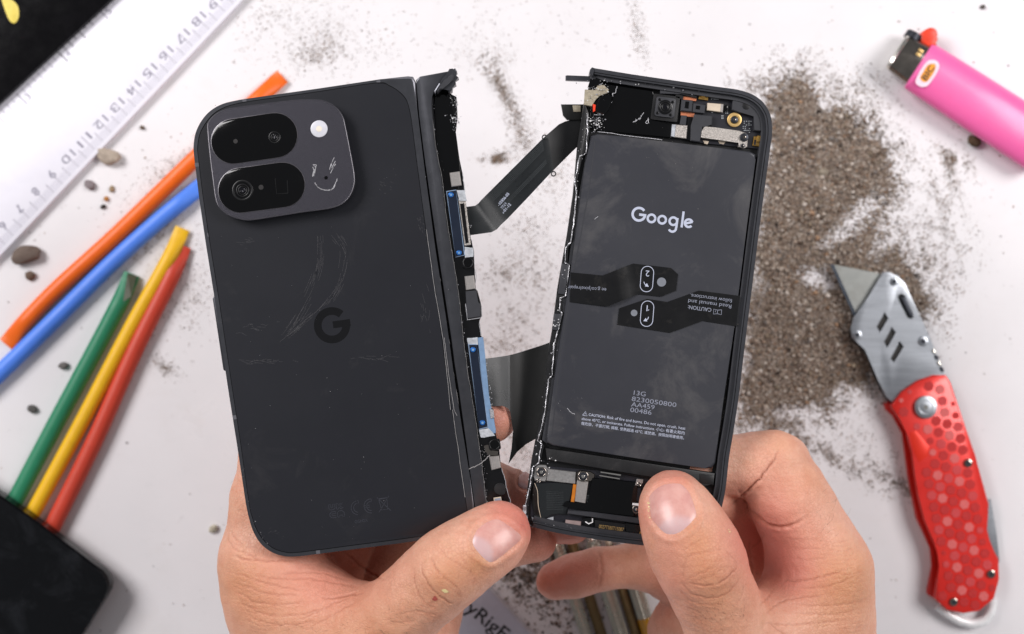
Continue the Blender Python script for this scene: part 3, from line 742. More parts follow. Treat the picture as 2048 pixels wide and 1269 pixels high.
def skin_material():
    m, nt, b = new_mat('skin'); tc = N(nt, 'ShaderNodeTexCoord').outputs['Object']
    def attr(n): a = N(nt, 'ShaderNodeAttribute'); a.attribute_name = n; return a.outputs['Fac']
    n1 = noise(nt, 110, 5, 0.6, tc); n2 = noise(nt, 420, 4, 0.6, tc)
    base = ramp(nt, n1.outputs['Fac'], [(0.30, lin((211, 152, 127))), (0.55, lin((222, 170, 147))), (0.75, lin((213, 162, 133)))]).outputs['Color']
    def mul(a, k): q = N(nt, 'ShaderNodeMath', operation='MULTIPLY'); nt.links.new(a, q.inputs[0]); q.inputs[1].default_value = k; q.use_clamp = True; return q.outputs[0]
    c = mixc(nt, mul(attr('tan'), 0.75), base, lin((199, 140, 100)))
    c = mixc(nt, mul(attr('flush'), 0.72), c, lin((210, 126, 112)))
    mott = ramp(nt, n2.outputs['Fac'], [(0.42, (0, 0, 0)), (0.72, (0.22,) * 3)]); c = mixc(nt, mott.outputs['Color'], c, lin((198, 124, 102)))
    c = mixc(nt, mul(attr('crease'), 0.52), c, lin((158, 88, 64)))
    SKC = c
    b.inputs['Roughness'].default_value = 0.46; b.inputs['Specular IOR Level'].default_value = 0.38
    b.inputs['Subsurface Weight'].default_value = 0.22; b.inputs['Subsurface Radius'].default_value = (0.0020, 0.0010, 0.0007); b.inputs['Subsurface Scale'].default_value = 1.0
    vo = N(nt, 'ShaderNodeTexVoronoi', feature='DISTANCE_TO_EDGE'); vo.inputs['Scale'].default_value = 820
    wv = noise(nt, 700, 2, 0.5, tc); vm = N(nt, 'ShaderNodeVectorMath', operation='MULTIPLY_ADD'); vm.inputs[1].default_value = (0.0022,) * 3
    nt.links.new(wv.outputs['Color'], vm.inputs[0]); nt.links.new(tc, vm.inputs[2]); nt.links.new(vm.outputs['Vector'], vo.inputs['Vector'])
    rp = ramp(nt, vo.outputs['Distance'], [(0.0, (0, 0, 0)), (0.18, (1, 1, 1))])
    cell = ramp(nt, vo.outputs['Distance'], [(0.0, (0.34,) * 3), (0.16, (0, 0, 0))]); pat = noise(nt, 60, 3, 0.6, tc); pr = ramp(nt, pat.outputs['Fac'], [(0.35, (0.15,) * 3), (0.65, (1, 1, 1))])
    mm = N(nt, 'ShaderNodeMix', data_type='RGBA', blend_type='MULTIPLY'); mm.inputs[0].default_value = 1; nt.links.new(cell.outputs['Color'], mm.inputs[6]); nt.links.new(pr.outputs['Color'], mm.inputs[7])
    nt.links.new(mixc(nt, mm.outputs[2], SKC, lin((170, 108, 84))), b.inputs['Base Color'])
    n3 = noise(nt, 2600, 3, 0.6, tc); n4 = noise(nt, 260, 6, 0.7, tc)
    b1 = N(nt, 'ShaderNodeBump'); b1.inputs['Strength'].default_value = 0.34; b1.inputs['Distance'].default_value = 0.0002; nt.links.new(rp.outputs['Color'], b1.inputs['Height'])
    b2 = N(nt, 'ShaderNodeBump'); b2.inputs['Strength'].default_value = 0.22; b2.inputs['Distance'].default_value = 0.0002; nt.links.new(n3.outputs['Fac'], b2.inputs['Height']); nt.links.new(b1.outputs['Normal'], b2.inputs['Normal'])
    b3 = N(nt, 'ShaderNodeBump'); b3.inputs['Strength'].default_value = 0.45; b3.inputs['Distance'].default_value = 0.0005; nt.links.new(n4.outputs['Fac'], b3.inputs['Height']); nt.links.new(b2.outputs['Normal'], b3.inputs['Normal'])
    nt.links.new(b3.outputs['Normal'], b.inputs['Normal'])
    return m
M['skin'] = skin_material()
def nail_material():
    m, nt, b = new_mat('nail'); tc = N(nt, 'ShaderNodeTexCoord').outputs['Object']
    a = N(nt, 'ShaderNodeAttribute'); a.attribute_name = 'lunula'
    n1 = noise(nt, 260, 4, 0.6, tc); base = ramp(nt, n1.outputs['Fac'], [(0.3, lin((202, 146, 138))), (0.7, lin((216, 168, 158)))]).outputs['Color']
    q = N(nt, 'ShaderNodeMath', operation='MULTIPLY'); nt.links.new(a.outputs['Fac'], q.inputs[0]); q.inputs[1].default_value = 0.7
    nt.links.new(mixc(nt, q.outputs[0], base, lin((204, 176, 178))), b.inputs['Base Color'])
    b.inputs['Roughness'].default_value = 0.30; b.inputs['Specular IOR Level'].default_value = 0.42
    b.inputs['Subsurface Weight'].default_value = 0.2; b.inputs['Subsurface Radius'].default_value = (0.002, 0.001, 0.0008); b.inputs['Subsurface Scale'].default_value = 1.0
    n2 = noise(nt, 400, 3, 0.5, tc); bp = N(nt, 'ShaderNodeBump'); bp.inputs['Strength'].default_value = 0.07; bp.inputs['Distance'].default_value = 0.0003
    nt.links.new(n2.outputs['Fac'], bp.inputs['Height']); nt.links.new(bp.outputs['Normal'], b.inputs['Normal'])
    return m
M['nail'] = nail_material()
M['hair'] = simple('body_hair', (112, 80, 58), 0.5)

# ---- hand under the closed half (thumb reaching up and to the right over its lower edge)
H1 = [
    ([(600, 1330, 84, 118), (548, 1138, 92, 92)], 6, 6),                                            # index metacarpal
    ([(548, 1200, 95, 80), (650, 1225, 101, 78), (752, 1258, 108, 76)], 6, 14),                     # web between index and thumb
    ([(640, 1330, 88, 130), (800, 1340, 92, 120)], 6, 14),
    ([(700, 1110, 60, 100), (820, 1180, 58, 105), (800, 1330, 66, 110)], 6, 8),                     # palm
    ([(548, 1138, 92, 91), (534, 1110, 92, 86), (546, 1005, 92, 81), (560, 900, 92, 76), (620, 800, 91, 66)], 4, 7),
    ([(620, 800, 91, 66), (800, 775, 95, 58), (895, 790, 97, 54), (985, 838, 97, 48)], 4, 3),       # index beyond its middle joint
    ([(650, 1150, 72, 80), (745, 930, 84, 64), (900, 940, 93, 54), (1034, 990, 94, 47)], 4, 1.2),
    ([(740, 1185, 64, 76), (855, 1020, 80, 60), (1010, 1036, 88, 50), (1142, 1046, 88, 43)], 4, 1.0),
    ([(820, 1215, 62, 70), (900, 1125, 78, 54), (990, 1096, 90, 45), (1074, 1086, 93, 38)], 4, 1.0),
    ([(1003, 1061, 122, 57), (985, 1078, 123.5, 62), (955, 1098, 124.5, 66), (920, 1120, 124.5, 70), (886, 1146, 124, 74), (845, 1184, 121, 73), (800, 1226, 117, 74), (755, 1275, 111, 84), (690, 1340, 103, 105)], 5, 9),
]
C1 = [
    ([(861, 1112), (868, 1130), (885, 1150), (903, 1165), (917, 1180), (922, 1190)], 0.5, 2.0),
    ([(843, 1128), (848, 1150), (860, 1170), (878, 1190), (897, 1205), (908, 1208)], 0.6, 2.2),
    ([(829, 1130), (829, 1160), (838, 1190), (852, 1208), (872, 1220)], 0.35, 2.2),
    ([(880, 1095), (893, 1112), (912, 1126), (933, 1138), (950, 1150)], 0.35, 1.8),
    ([(915, 1112), (930, 1126), (942, 1140), (948, 1160), (945, 1175)], 0.3, 1.8),
    ([(905, 1180), (914, 1188), (926, 1194)], 0.4, 1.8), ([(866, 1160), (880, 1156), (892, 1160)], 0.25, 1.6), ([(880, 1166), (890, 1172)], 0.25, 1.6),
    ([(800, 1230), (830, 1224), (860, 1228), (885, 1236)], 0.25, 2.0), ([(770, 1238), (800, 1246), (830, 1244)], 0.22, 2.0),
    ([(470, 1112), (500, 1121), (540, 1122), (590, 1122)], 0.7, 2.6), ([(480, 1100), (500, 1112), (520, 1118)], 0.4, 2.2),
    ([(500, 1150), (560, 1160), (620, 1158), (680, 1168), (730, 1178)], 0.3, 2.6), ([(470, 1145), (520, 1163), (570, 1176), (620, 1180)], 0.35, 2.4),
    ([(470, 1165), (520, 1184), (560, 1190), (600, 1190)], 0.35, 2.4), ([(470, 1182), (510, 1204), (560, 1210), (610, 1205)], 0.35, 2.4),
    ([(478, 1204), (520, 1226), (570, 1232), (620, 1226), (660, 1210)], 0.35, 2.4), ([(490, 1226), (530, 1246), (580, 1250), (630, 1242)], 0.3, 2.4),
    ([(600, 1240), (640, 1222), (670, 1206), (700, 1196)], 0.35, 2.4), ([(620, 1256), (660, 1234), (690, 1216), (712, 1204)], 0.3, 2.4),
    ([(560, 1150), (610, 1145), (650, 1148), (700, 1162)], 0.3, 2.4), ([(460, 1060), (474, 1080), (490, 1092)], 0.3, 2.2), ([(455, 1075), (468, 1095), (484, 1106)], 0.3, 2.2),
    ([(640, 1196), (670, 1196), (700, 1190), (730, 1186)], 0.5, 2.6), ([(470, 1020), (500, 1024), (520, 1026)], 0.25, 2.2),
    ([(690, 1105), (718, 1130), (745, 1150), (770, 1160)], 0.8, 3.0),
]
for i in range(16):                                        # fine wrinkles on the back of the index knuckle
    y = 1085 + i * 11; x = 452 + 4 * abs(i - 4)
    C1.append(([(x, y), (x + 18, y + 9), (x + 40 + rnd.uniform(0, 20), y + 14 + rnd.uniform(-3, 4))], 0.16, 1.6))
for i in range(9):
    a = rnd.uniform(0, 1); x = 790 + rnd.uniform(0, 70); y = 1200 + rnd.uniform(0, 45)
    C1.append(([(x, y), (x + 14, y + rnd.uniform(-4, 6)), (x + 30, y + rnd.uniform(-2, 14))], 0.14, 1.5))
nail1 = dict(pts=[(941, 1085), (948, 1066), (964, 1049), (990, 1038), (1010, 1043), (1028, 1056), (1042, 1073), (1036, 1088), (1016, 1106), (984, 1125), (966, 1119), (950, 1104)], axis=(66, -50), len=92, z=133)
nail1b = dict(pts=[(1036, 962), (1040, 950), (1050, 944), (1060, 950), (1064, 962), (1060, 976), (1048, 980), (1038, 974)], axis=(4, -10), len=34, z=101, thumb=False)
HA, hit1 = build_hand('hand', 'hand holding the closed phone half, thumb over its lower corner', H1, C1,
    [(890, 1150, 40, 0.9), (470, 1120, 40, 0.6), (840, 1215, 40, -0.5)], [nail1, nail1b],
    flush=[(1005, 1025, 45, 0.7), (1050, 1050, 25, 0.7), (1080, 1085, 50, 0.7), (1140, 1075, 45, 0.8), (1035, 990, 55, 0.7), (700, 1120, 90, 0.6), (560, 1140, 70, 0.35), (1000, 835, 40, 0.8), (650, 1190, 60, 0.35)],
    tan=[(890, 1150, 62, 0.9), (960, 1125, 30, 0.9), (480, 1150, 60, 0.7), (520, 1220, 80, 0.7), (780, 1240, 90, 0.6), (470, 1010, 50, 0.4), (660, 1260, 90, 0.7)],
    hairs=[(820, 1238, 45, 14, 25, 46, 3.2), (760, 1255, 50, 14, 20, 40, 3.4), (500, 1000, 14, 60, 250, 10, 3.0), (640, 1255, 60, 10, 200, 16, 3)], loc=W(650, 1300, 60), seed=3)

# ---- hand under the opened half (thumb pointing up, index finger folded behind)
H2 = [
    ([(1640, 1330, 84, 118), (1642, 1215, 90, 96), (1640, 1142, 94, 97)], 6, 6),
    ([(1630, 1235, 97, 78), (1560, 1250, 102, 80), (1500, 1300, 106, 92)], 6, 12),
    ([(1600, 1340, 90, 120), (1500, 1350, 96, 120)], 6, 12),
    ([(1560, 1110, 66, 84), (1500, 1200, 60, 100), (1500, 1330, 66, 110)], 6, 8),
    ([(1640, 1142, 94, 97), (1612, 1065, 95, 80), (1582, 1005, 96, 77), (1553, 940, 96, 71)], 5, 6),
    ([(1549, 930, 95, 68), (1520, 932, 95, 64), (1400, 930, 98, 58), (1290, 925, 98, 50)], 4, 2.2),
    ([(1565, 1150, 66, 84), (1470, 1010, 78, 64), (1380, 985, 96, 56), (1290, 1000, 99, 50)], 4, 2),
    ([(1480, 1205, 58, 74), (1350, 1152, 56, 54), (1290, 1129, 61, 47), (1196, 1139, 66, 40.5), (1150, 1152, 66, 40), (1110, 1163, 65, 37.5)], 4, 2),
    ([(1500, 1300, 56, 74), (1366, 1240, 52, 54), (1340, 1262, 50, 46)], 4, 1.5),
    ([(1344, 1004, 121.5, 60), (1352, 1024, 123, 68), (1372, 1068, 124.5, 78), (1390, 1100, 124.5, 82), (1404, 1132, 124, 83), (1428, 1190, 120, 79), (1456, 1250, 115, 82), (1500, 1340, 105, 105)], 5, 8),
]
C2 = [
    ([(1376, 1164), (1400, 1158), (1428, 1150), (1420, 1148)], 0.2, 2.0), ([(1375, 1163), (1410, 1171), (1440, 1164), (1462, 1148), (1476, 1130)], 0.55, 2.2),
    ([(1370, 1160), (1392, 1150), (1416, 1138), (1430, 1132)], 0.35, 2.0), ([(1362, 1120), (1368, 1142), (1366, 1160)], 0.2, 1.8),
    ([(1364, 1102), (1385, 1090), (1405, 1078)], 0.3, 2.0), ([(1370, 1132), (1376, 1114), (1398, 1106), (1425, 1102), (1450, 1098)], 0.3, 2.0),
    ([(1362, 1160), (1380, 1184), (1410, 1196), (1440, 1193), (1465, 1178), (1480, 1155)], 0.35, 2.2), ([(1358, 1176), (1380, 1200), (1410, 1210), (1445, 1208)], 0.22, 2.2),
    ([(1436, 1105), (1440, 1125), (1438, 1150)], 0.2, 1.8), ([(1448, 1100), (1462, 1112), (1474, 1128)], 0.25, 2.0), ([(1490, 1165), (1484, 1190), (1474, 1208)], 0.2, 2.0),
    ([(1556, 900), (1546, 922), (1522, 955), (1490, 988), (1465, 1010)], 1.3, 3.4), ([(1475, 980), (1489, 998), (1500, 1020), (1524, 1042), (1552, 1056), (1585, 1051), (1618, 1032)], 1.1, 4.2),
    ([(1560, 1160), (1595, 1162), (1630, 1158), (1660, 1150), (1690, 1140)], 0.55, 2.6), ([(1530, 1230), (1560, 1205), (1600, 1196), (1650, 1192)], 0.35, 2.6),
    ([(1520, 1246), (1580, 1250), (1640, 1246), (1700, 1240)], 0.35, 2.4), ([(1590, 1208), (1640, 1212), (1700, 1208), (1730, 1200)], 0.3, 2.4), ([(1590, 1225), (1650, 1230), (1710, 1224)], 0.3, 2.4),
    ([(1590, 1118), (1620, 1120), (1660, 1114)], 0.25, 2.2), ([(1580, 1098), (1620, 1098), (1650, 1098)], 0.22, 2.2), ([(1570, 1078), (1610, 1080), (1640, 1078)], 0.2, 2.2),
    ([(1600, 1176), (1640, 1176), (1680, 1166), (1710, 1152)], 0.3, 2.4), ([(1498, 1080), (1500, 1110), (1506, 1150)], 0.3, 2.6), ([(1530, 1062), (1520, 1085), (1500, 1100)], 0.35, 2.6),
    ([(1545, 1180), (1535, 1196), (1520, 1212)], 0.35, 2.4), ([(1540, 1244), (1556, 1262), (1580, 1270)], 0.4, 2.4),
    ([(1196, 1100), (1202, 1120), (1204, 1150), (1196, 1178)], 0.35, 3.5),
]
for i in range(22):
    y = 1080 + i * 9; x = 1728 - max(0, (1150 - y)) * 0.42
    C2.append(([(x, y), (x - 22, y + 5), (x - 50 - rnd.uniform(0, 30), y + 5 + rnd.uniform(-4, 4))], 0.16, 1.6))
for i in range(12):
    x = 1480 + rnd.uniform(-8, 10); t = i / 11
    C2.append(([(1345 + 35 * t, 1150 + 110 * t), (1362 + 35 * t, 1160 + 105 * t), (1385 + 40 * t, 1178 + 95 * t)], 0.12, 1.5))
nail2 = dict(pts=[(1297, 1004), (1303, 988), (1318, 974), (1340, 967), (1362, 968), (1377, 980), (1389, 1002), (1398, 1030), (1388, 1046), (1366, 1066), (1347, 1073), (1329, 1070), (1312, 1055), (1301, 1034)], axis=(-22, -100), len=104, z=134)
HB, hit2 = build_hand('hand', 'hand holding the opened phone half, thumb beside the lower circuit parts', H2, C2,
    [(1410, 1140, 45, 0.9), (1540, 1120, 50, -1.2), (1565, 875, 30, 0.5), (1700, 1140, 50, 0.6)], [nail2],
    flush=[(1340, 955, 50, 0.75), (1290, 1030, 35, 0.6), (1545, 1110, 80, 1.1), (1110, 1160, 55, 0.9), (1500, 1060, 60, 0.7), (1545, 1000, 70, 0.35), (1330, 1095, 50, 0.35), (1345, 1180, 60, 0.5), (1590, 1160, 50, 0.5), (1180, 1140, 40, 0.6)],
    tan=[(1410, 1130, 70, 0.8), (1400, 1075, 40, 0.6), (1440, 1220, 80, 0.6), (1690, 1140, 70, 0.8), (1620, 960, 60, 0.5), (1680, 1220, 90, 0.7), (1560, 880, 40, 0.4), (1260, 1120, 60, 0.4)],
    hairs=[(1435, 1228, 30, 20, 240, 60, 3.0), (1660, 1010, 20, 50, 300, 26, 3.6)], loc=W(1550, 1300, 50), seed=9)
def on_skin(name, pts, hit, mat, root, lift=0.12):
    V = []
    for x, y in pts:
        r = hit(x, y); V.append(tuple(r[0] + r[1] * lift))
    cc = np.mean(np.array(V), 0); r = hit(*np.mean(np.array(pts), 0)); V.append(tuple(r[0] + r[1] * lift * 1.8)); n = len(pts)
    return from_np(name, V, [(i, (i + 1) % n, n) for i in range(n)], mat, root, True, 60)
on_skin('scab', [(870 + 5 * math.cos(a) * (1 + 0.4 * math.sin(3 * a)), 1197 + 5 * math.sin(a)) for a in np.arange(10) * 0.628], hit1, M['scab'], HA)
on_skin('dry_skin_flake', [(890 + 6 * math.cos(a) * (1 + 0.5 * math.sin(2 * a)), 1182 + 4 * math.sin(a)) for a in np.arange(10) * 0.628], hit1, M['flake'], HA)
for (x, y) in [(1297 + rnd.gauss(0, 2), 1006 + rnd.uniform(-4, 30)) for _ in range(12)] + [(1457, 1060), (1459, 1064)]:
    q = rnd.uniform(1.0, 2.2); on_skin('dry_skin_flake', [(x + q * math.cos(a), y + q * 0.7 * math.sin(a)) for a in np.arange(5) * 1.2566], hit2, M['flake'], HB)
# ---------------------------------------------------------------- closed phone half
Z1 = lambda pts: zm(380, 120, 3.524, pts)
Z2 = lambda pts: zm(820, 120, 3.525, pts)
Z3 = lambda pts: zm(840, 460, 3.525, pts)
Z4 = lambda pts: zm(880, 780, 3.732, pts)
def inset_closed(pts, d):
    cx, cy = np.mean(np.array(pts), 0); P = [np.array(p, float) for p in pts]; o = []; n = len(P)
    for i in range(n):
        t = P[(i + 1) % n] - P[i - 1]; nn = np.array((-t[1], t[0])); nn /= np.linalg.norm(nn)
        if nn @ (P[i] - (cx, cy)) > 0: nn = -nn
        o.append(tuple(P[i] + nn * d))
    return o + [o[0]]
def rail_faces(o):                                       # the frame's chamfer is polished brighter than its flat
    o.data.materials.append(M['rail'])
    for p in o.data.polygons:
        if 0.2 < p.normal.z < 0.97: p.material_index = 1
LH = thing('phone_half', 'dark grey phone half with camera plate, torn along its hinge side', 'phone half', W(650, 650, 108.6))
corner_tl = [(520, 194), (480, 200), (446, 208), (421, 222), (403, 242), (391, 267), (387, 295), (389, 320)]
corner_bl = [(492, 1010), (498, 1037), (506, 1062), (520, 1086), (542, 1104), (570, 1113), (600, 1113)]
edge_l = [(398, 395), (412, 490), (428, 590), (443, 690), (458, 790), (474, 890)]
bottom = [(700, 1100), (800, 1087), (900, 1073), (955, 1064)]
hinge_up = [(940, 954), (923, 850), (907, 745), (891, 630), (871, 500), (848, 330), (834, 215), (832, 165)]
top_e = [(826, 153), (815, 152), (760, 159), (640, 177)]
outer = catmull(corner_tl, 4, False) + edge_l + catmull(corner_bl, 4, False) + bottom + hinge_up + top_e
fr = prism('frame', outer, 108.6, 113.7, M['frame'], LH, 0.9, 3)
glass = [(520, 201), (482, 207), (452, 215), (428, 229), (411, 249), (400, 271), (396, 297), (398, 320), (407, 395), (421, 489), (437, 589), (452, 689), (467, 789), (482, 888), (499, 1008), (505, 1034), (513, 1057), (526, 1078), (545, 1095), (571, 1104), (600, 1104),
         (700, 1091), (800, 1078), (900, 1064), (936, 1058), (930, 1000), (917, 909), (903, 820), (888, 715), (877, 630), (868, 573), (851, 460), (834, 333), (823, 248), (818, 219), (811, 199), (797, 184), (777, 172), (752, 167), (640, 184)]
glass = catmull(glass, 3)
prism('glass_seat', [(x + (x - 660) * 0.006, y + (y - 640) * 0.0035) for x, y in glass], 113.4, 113.74, M['gloss_soft'], LH)
rail_faces(fr)
prism('back_glass', glass, 113.55, 114.0, M['back'], LH, 0.18, 2)
for (x, y, r_) in ((489, 203, -9), (757, 165.5, -8), (394, 330, 82), (419, 470, 82), (470, 835, 82), (636, 1104, -7), (850, 1076, -7)):
    prism('antenna_band', rrect(x, y, 8, 8.5, 1, r_), 112, 113.74, M['antenna'], LH)
prism('side_button', rrect(440, 668, 150, 8, 3, 81.5), 109.8, 112.6, M['frame'], LH, 0.4)
# camera plate, its edge chamfered bright
cp = [(414, 256), (417, 243), (431, 228), (454, 218), (493, 212), (579, 204 - 3), (624, 199), (650, 202), (672, 214), (686, 233), (692, 256), (701, 302), (709, 347), (709, 370), (701, 392), (684, 409), (658, 418), (607, 425), (550, 434), (502, 441), (479, 439), (457, 431), (440, 418), (431, 401), (425, 361), (418, 304)]
cpo = catmull(cp, 4)
prism('camera_plinth', cpo, 113.9, 116.6, M['frame'], LH, 0.2)
cpl = prism('camera_plate', cpo, 116.6, 118.2, M['bump'], LH, 0.45, 3)
tube('plate_chamfer', [W(x, y, 118.10) for x, y in inset_closed(cpo, 1.4)], 0.15, M['chamfer'], LH, 6, caps=False)
w1 = stadium(467, 283, 550, 271, 44.5); w2 = stadium(481, 381, 565, 370, 44.5)
for w_ in (w1, w2):
    cx, cy = np.mean(np.array(w_), 0)
    rim = prism('window_rim', [(cx + (x - cx) * 1.012, cy + (y - cy) * 1.025) for x, y in w_], 118.1, 118.28, M['chamfer'], LH, 0.04)
    sub(prism('camera_glass', w_, 118.2, 118.4, M['gloss'], None, 0.06), rim)
def lens(x, y, r):
    o = ring('lens_ring', x, y, r, r * 0.82, 118.35, 118.46, M['lensring'], LH)
    for k in (0.62, 0.42): sub(ring('lens_barrel', x, y, r * k, r * k * 0.86, 118.36, 118.45, M['lensring']), o)
    sub(disc('lens_pupil', x, y, r * 0.26, 118.36, 118.47, M['lens']), o)
lens(485, 381, 21); lens(549, 275, 12)
for x, y, r in ((471, 283, 4.5), (522, 375, 5)): disc('sensor_dot', x, y, r, 118.35, 118.45, M['sensor_dim'], LH, 0, 16)
stroke('periscope_outline', [zm(380, 120, 3.524, q) for q in ([(600, 835), (610, 945), (690, 940)], [(690, 940), (685, 850)])], 1.1, 118.42, M['lensring'], LH)
gl = [(x + rnd.gauss(0, 2.2), y + rnd.gauss(0, 2.2)) for x, y in [(549, 275)] * 7 + [(485, 381)] * 6]
for x, y in gl: disc('glint_dot', x, y, rnd.uniform(0.35, 0.6), 118.44, 118.5, M['scratch'], LH, 0, 6)  # tiny white discs painted as glints of light in the lenses
fl = disc('flash', 638, 258, 17.2, 118.0, 118.5, M['flashw'], LH, 0.25); sub(disc('flash_core', 638, 258, 6, 118.4, 118.52, M['flashc'], None, 0, 20), fl)
disc('microphone_hole', 652, 356, 3.6, 118.1, 118.26, M['gloss'], LH, 0, 14)
def jag(pts, a=0.6, n=6):
    o = []
    for p, q in zip(pts, pts[1:]):
        for t in np.arange(n) / n: o.append((p[0] * (1 - t) + q[0] * t + rnd.gauss(0, a), p[1] * (1 - t) + q[1] * t + rnd.gauss(0, a)))
    return o + [pts[-1]]
sm = []
for q in ([(866, 738), (886, 740)], [(870, 745), (884, 752), (872, 820)], [(890, 740), (880, 790)], [(876, 770), (864, 824)], [(866, 755), (880, 800)], [(1016, 688), (988, 755)], [(1024, 712), (1000, 765)], [(1026, 735), (990, 800)], [(1005, 718), (984, 775)], [(1018, 740), (1004, 772)]): sm.append(jag(Z1(q), 0.35, 4))
for q in ([(880, 868), (905, 900), (955, 918), (1000, 912), (1020, 880), (1038, 838)], [(882, 872), (908, 904), (958, 921), (1002, 914), (1022, 884)]): sm.append(jag(catmull(Z1(q), 3, False), 0.35, 2))
stroke('scratched_smiley', sm, 1.25, 118.2, M['scratch'], LH)
# big G
gr = 28.5
gg = local([arc(0, 0, gr, 42, 360 - 3, 40) , [(2, 0.5), (gr + 8.5, 0.5)]], 664, 651, -8)
stroke('logo_mark', gg[:1], 15.5, 113.98, M['logo'], LH); stroke('logo_mark', gg[1:], 14, 113.985, M['logo'], LH)
# engraved approval marks
def outl(pts): return pts + [pts[0]]
uk = [outl([(0, 15), (4, 15), (4, 9), (6, 8), (8, 9), (8, 15), (12, 15), (12, 7), (9, 4), (3, 4), (0, 7)]), outl([(15, 4), (19, 4), (19, 8), (24, 4), (29, 4), (22, 10), (29, 15), (24, 15), (19, 11), (19, 15), (15, 15)]),
      outl([(12, 0), (4, 0), (0, -4), (0, -8), (4, -12), (12, -12), (12, -8), (5, -8), (4, -5), (5, -4), (12, -4)]), outl([(15, -12), (15, -4), (19, 0), (25, 0), (29, -4), (29, -12), (25, -12), (25, -9), (19, -9), (19, -12)])]
ce = [arc(58, 1, 14, 100, 260, 14), arc(58, 1, 9, 100, 260, 14), arc(84, 1, 14, 90, 270, 14), arc(84, 1, 9, 90, 270, 14), [(71, 3), (82, 3)], [(71, -1), (82, -1)], [(58, 15), (60, 15), (60, 10), (58, 10)], [(84, 15), (86, 15), (86, 10), (84, 10)]]
wb = [[(98, 16), (122, -14)], [(122, 16), (98, -14)], outl([(101, 12), (118, 12), (116, -10), (104, -10)]), [(99, 13), (121, 13)]]
stroke('approval_marks', local(uk + ce + wb, 659, 1025, -8), 0.95, 114.0, M['ghost'], LH)
text('model_code', 'GGH2X', 710, 1047, 114.0, -8, 26, M['ghost'], LH, fith=6)
# scratches on the glass
sc1 = [Z3([(45, 0), (100, 400), (165, 780), (215, 1269)]) , Z3([(172, 760), (200, 1000), (240, 1269)]) + [(914, 832)], [(905, 820), (917, 905), (930, 995)]]
stroke('long_scratch', [jag(q, 0.25, 8) for q in sc1], 0.75, 114.0, M['scratch_line'], LH)
fs = []
def patch(cx, cy, rx, ry, ang, n, ln):
    for _ in range(n):
        x = cx + rnd.gauss(0, rx); y = cy + rnd.gauss(0, ry); a = math.radians(ang + rnd.gauss(0, 12)); l = ln * rnd.uniform(0.3, 1.2)
        fs.append([(x, y), (x + math.cos(a) * l * 0.5 + rnd.gauss(0, .6), y + math.sin(a) * l * 0.5 + rnd.gauss(0, .6)), (x + math.cos(a) * l, y + math.sin(a) * l)])
patch(498, 655, 20, 6, 8, 16, 12); patch(520, 722, 26, 2.5, 2, 20, 22); patch(488, 485, 18, 6, 5, 10, 9); patch(740, 716, 26, 3, 0, 10, 22); patch(840, 445, 5, 12, 75, 12, 9); patch(770, 370, 10, 8, 30, 12, 6); patch(625, 405, 10, 6, 45, 12, 6); patch(850, 600, 6, 34, 82, 10, 18); patch(545, 1070, 10, 6, -20, 8, 6)
swoop = catmull([(668, 470), (690, 505), (682, 560), (650, 610), (606, 650), (556, 690)], 10, False); swoop2 = catmull([(640, 470), (640, 520), (622, 580), (590, 640), (560, 680)], 10, False)
for sw, n_ in ((swoop, 46), (swoop2, 34)):
    for _ in range(n_):
        i0 = rnd.randrange(0, len(sw) - 8); ln_s = rnd.randrange(4, 9); ox, oy = rnd.gauss(0, 5), rnd.gauss(0, 5)
        fs.append([(x + ox, y + oy) for x, y in sw[i0:i0 + ln_s]])
stroke('fine_scratches', fs, 0.36, 114.0, M['scratch_dim'], LH)['kind'] = 'stuff'
# hinge strip
strip_r = [(905, 141), (902, 151), (879, 165), (866, 180), (861, 194), (860, 208), (868, 279), (882, 355), (894, 455), (905, 517), (917, 596), (925, 676), (934, 744), (948, 830), (960, 914), (972, 1010), (976, 1050)]
strip_l = [(x - 2.2, y) for x, y in [(834, 160), (835, 167), (841, 233), (852, 319), (864, 404), (875, 480), (887, 559), (898, 630), (905, 676), (912, 730), (921, 786), (935, 887), (944, 954), (956, 1040), (958, 1056)]]
prism('hinge_barrel', [(826, 168), (850, 164), (978, 1046), (944, 1050)], 106.6, 109.4, M['black'], LH, 0.4)
hs = prism('hinge_strip', [(840, 153)] + strip_r + strip_l[::-1], 108.6, 113.5, M['frame'], LH, 0.5, 2)
stroke('strip_groove', [[(x - 5, y + 1) for x, y in strip_r[5:]]], 1.0, 113.45, M['scratch_dim'], LH)
stroke('gap_glint', [jag([(x + 2, y) for x, y in strip_l[2:]], 0.3, 6)], 0.8, 113.45, M['scratch_line'], LH)  # thin bright scratch lines along the hinge strip's edges
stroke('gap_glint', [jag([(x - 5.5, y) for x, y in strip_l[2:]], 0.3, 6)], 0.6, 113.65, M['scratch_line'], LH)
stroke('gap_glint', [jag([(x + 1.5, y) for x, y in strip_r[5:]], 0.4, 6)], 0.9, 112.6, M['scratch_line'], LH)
band = strip_r[1:] + [(1021, 1040), (1021, 1005), (1014, 978), (1009, 954), (1001, 933), (998, 895), (991, 866), (987, 820), (976, 812), (976, 772), (969, 713), (963, 673), (958, 642), (963, 633), (962, 608), (955, 582), (951, 579), (949, 537), (948, 503), (941, 474), (935, 430), (929, 384), (925, 347), (919, 319), (911, 265), (915, 234), (913, 194), (898, 187), (905, 172), (911, 152)]
prism('inner_board', band, 108.8, 111.2, M['gloss_soft'], LH, 0.15)
prism('panel_glass', strip_r[4:9] + [(912, 436), (921, 340), (912, 270), (906, 235), (905, 200), (893, 178), (880, 172)], 111.2, 111.6, M['gloss'], LH, 0.1)
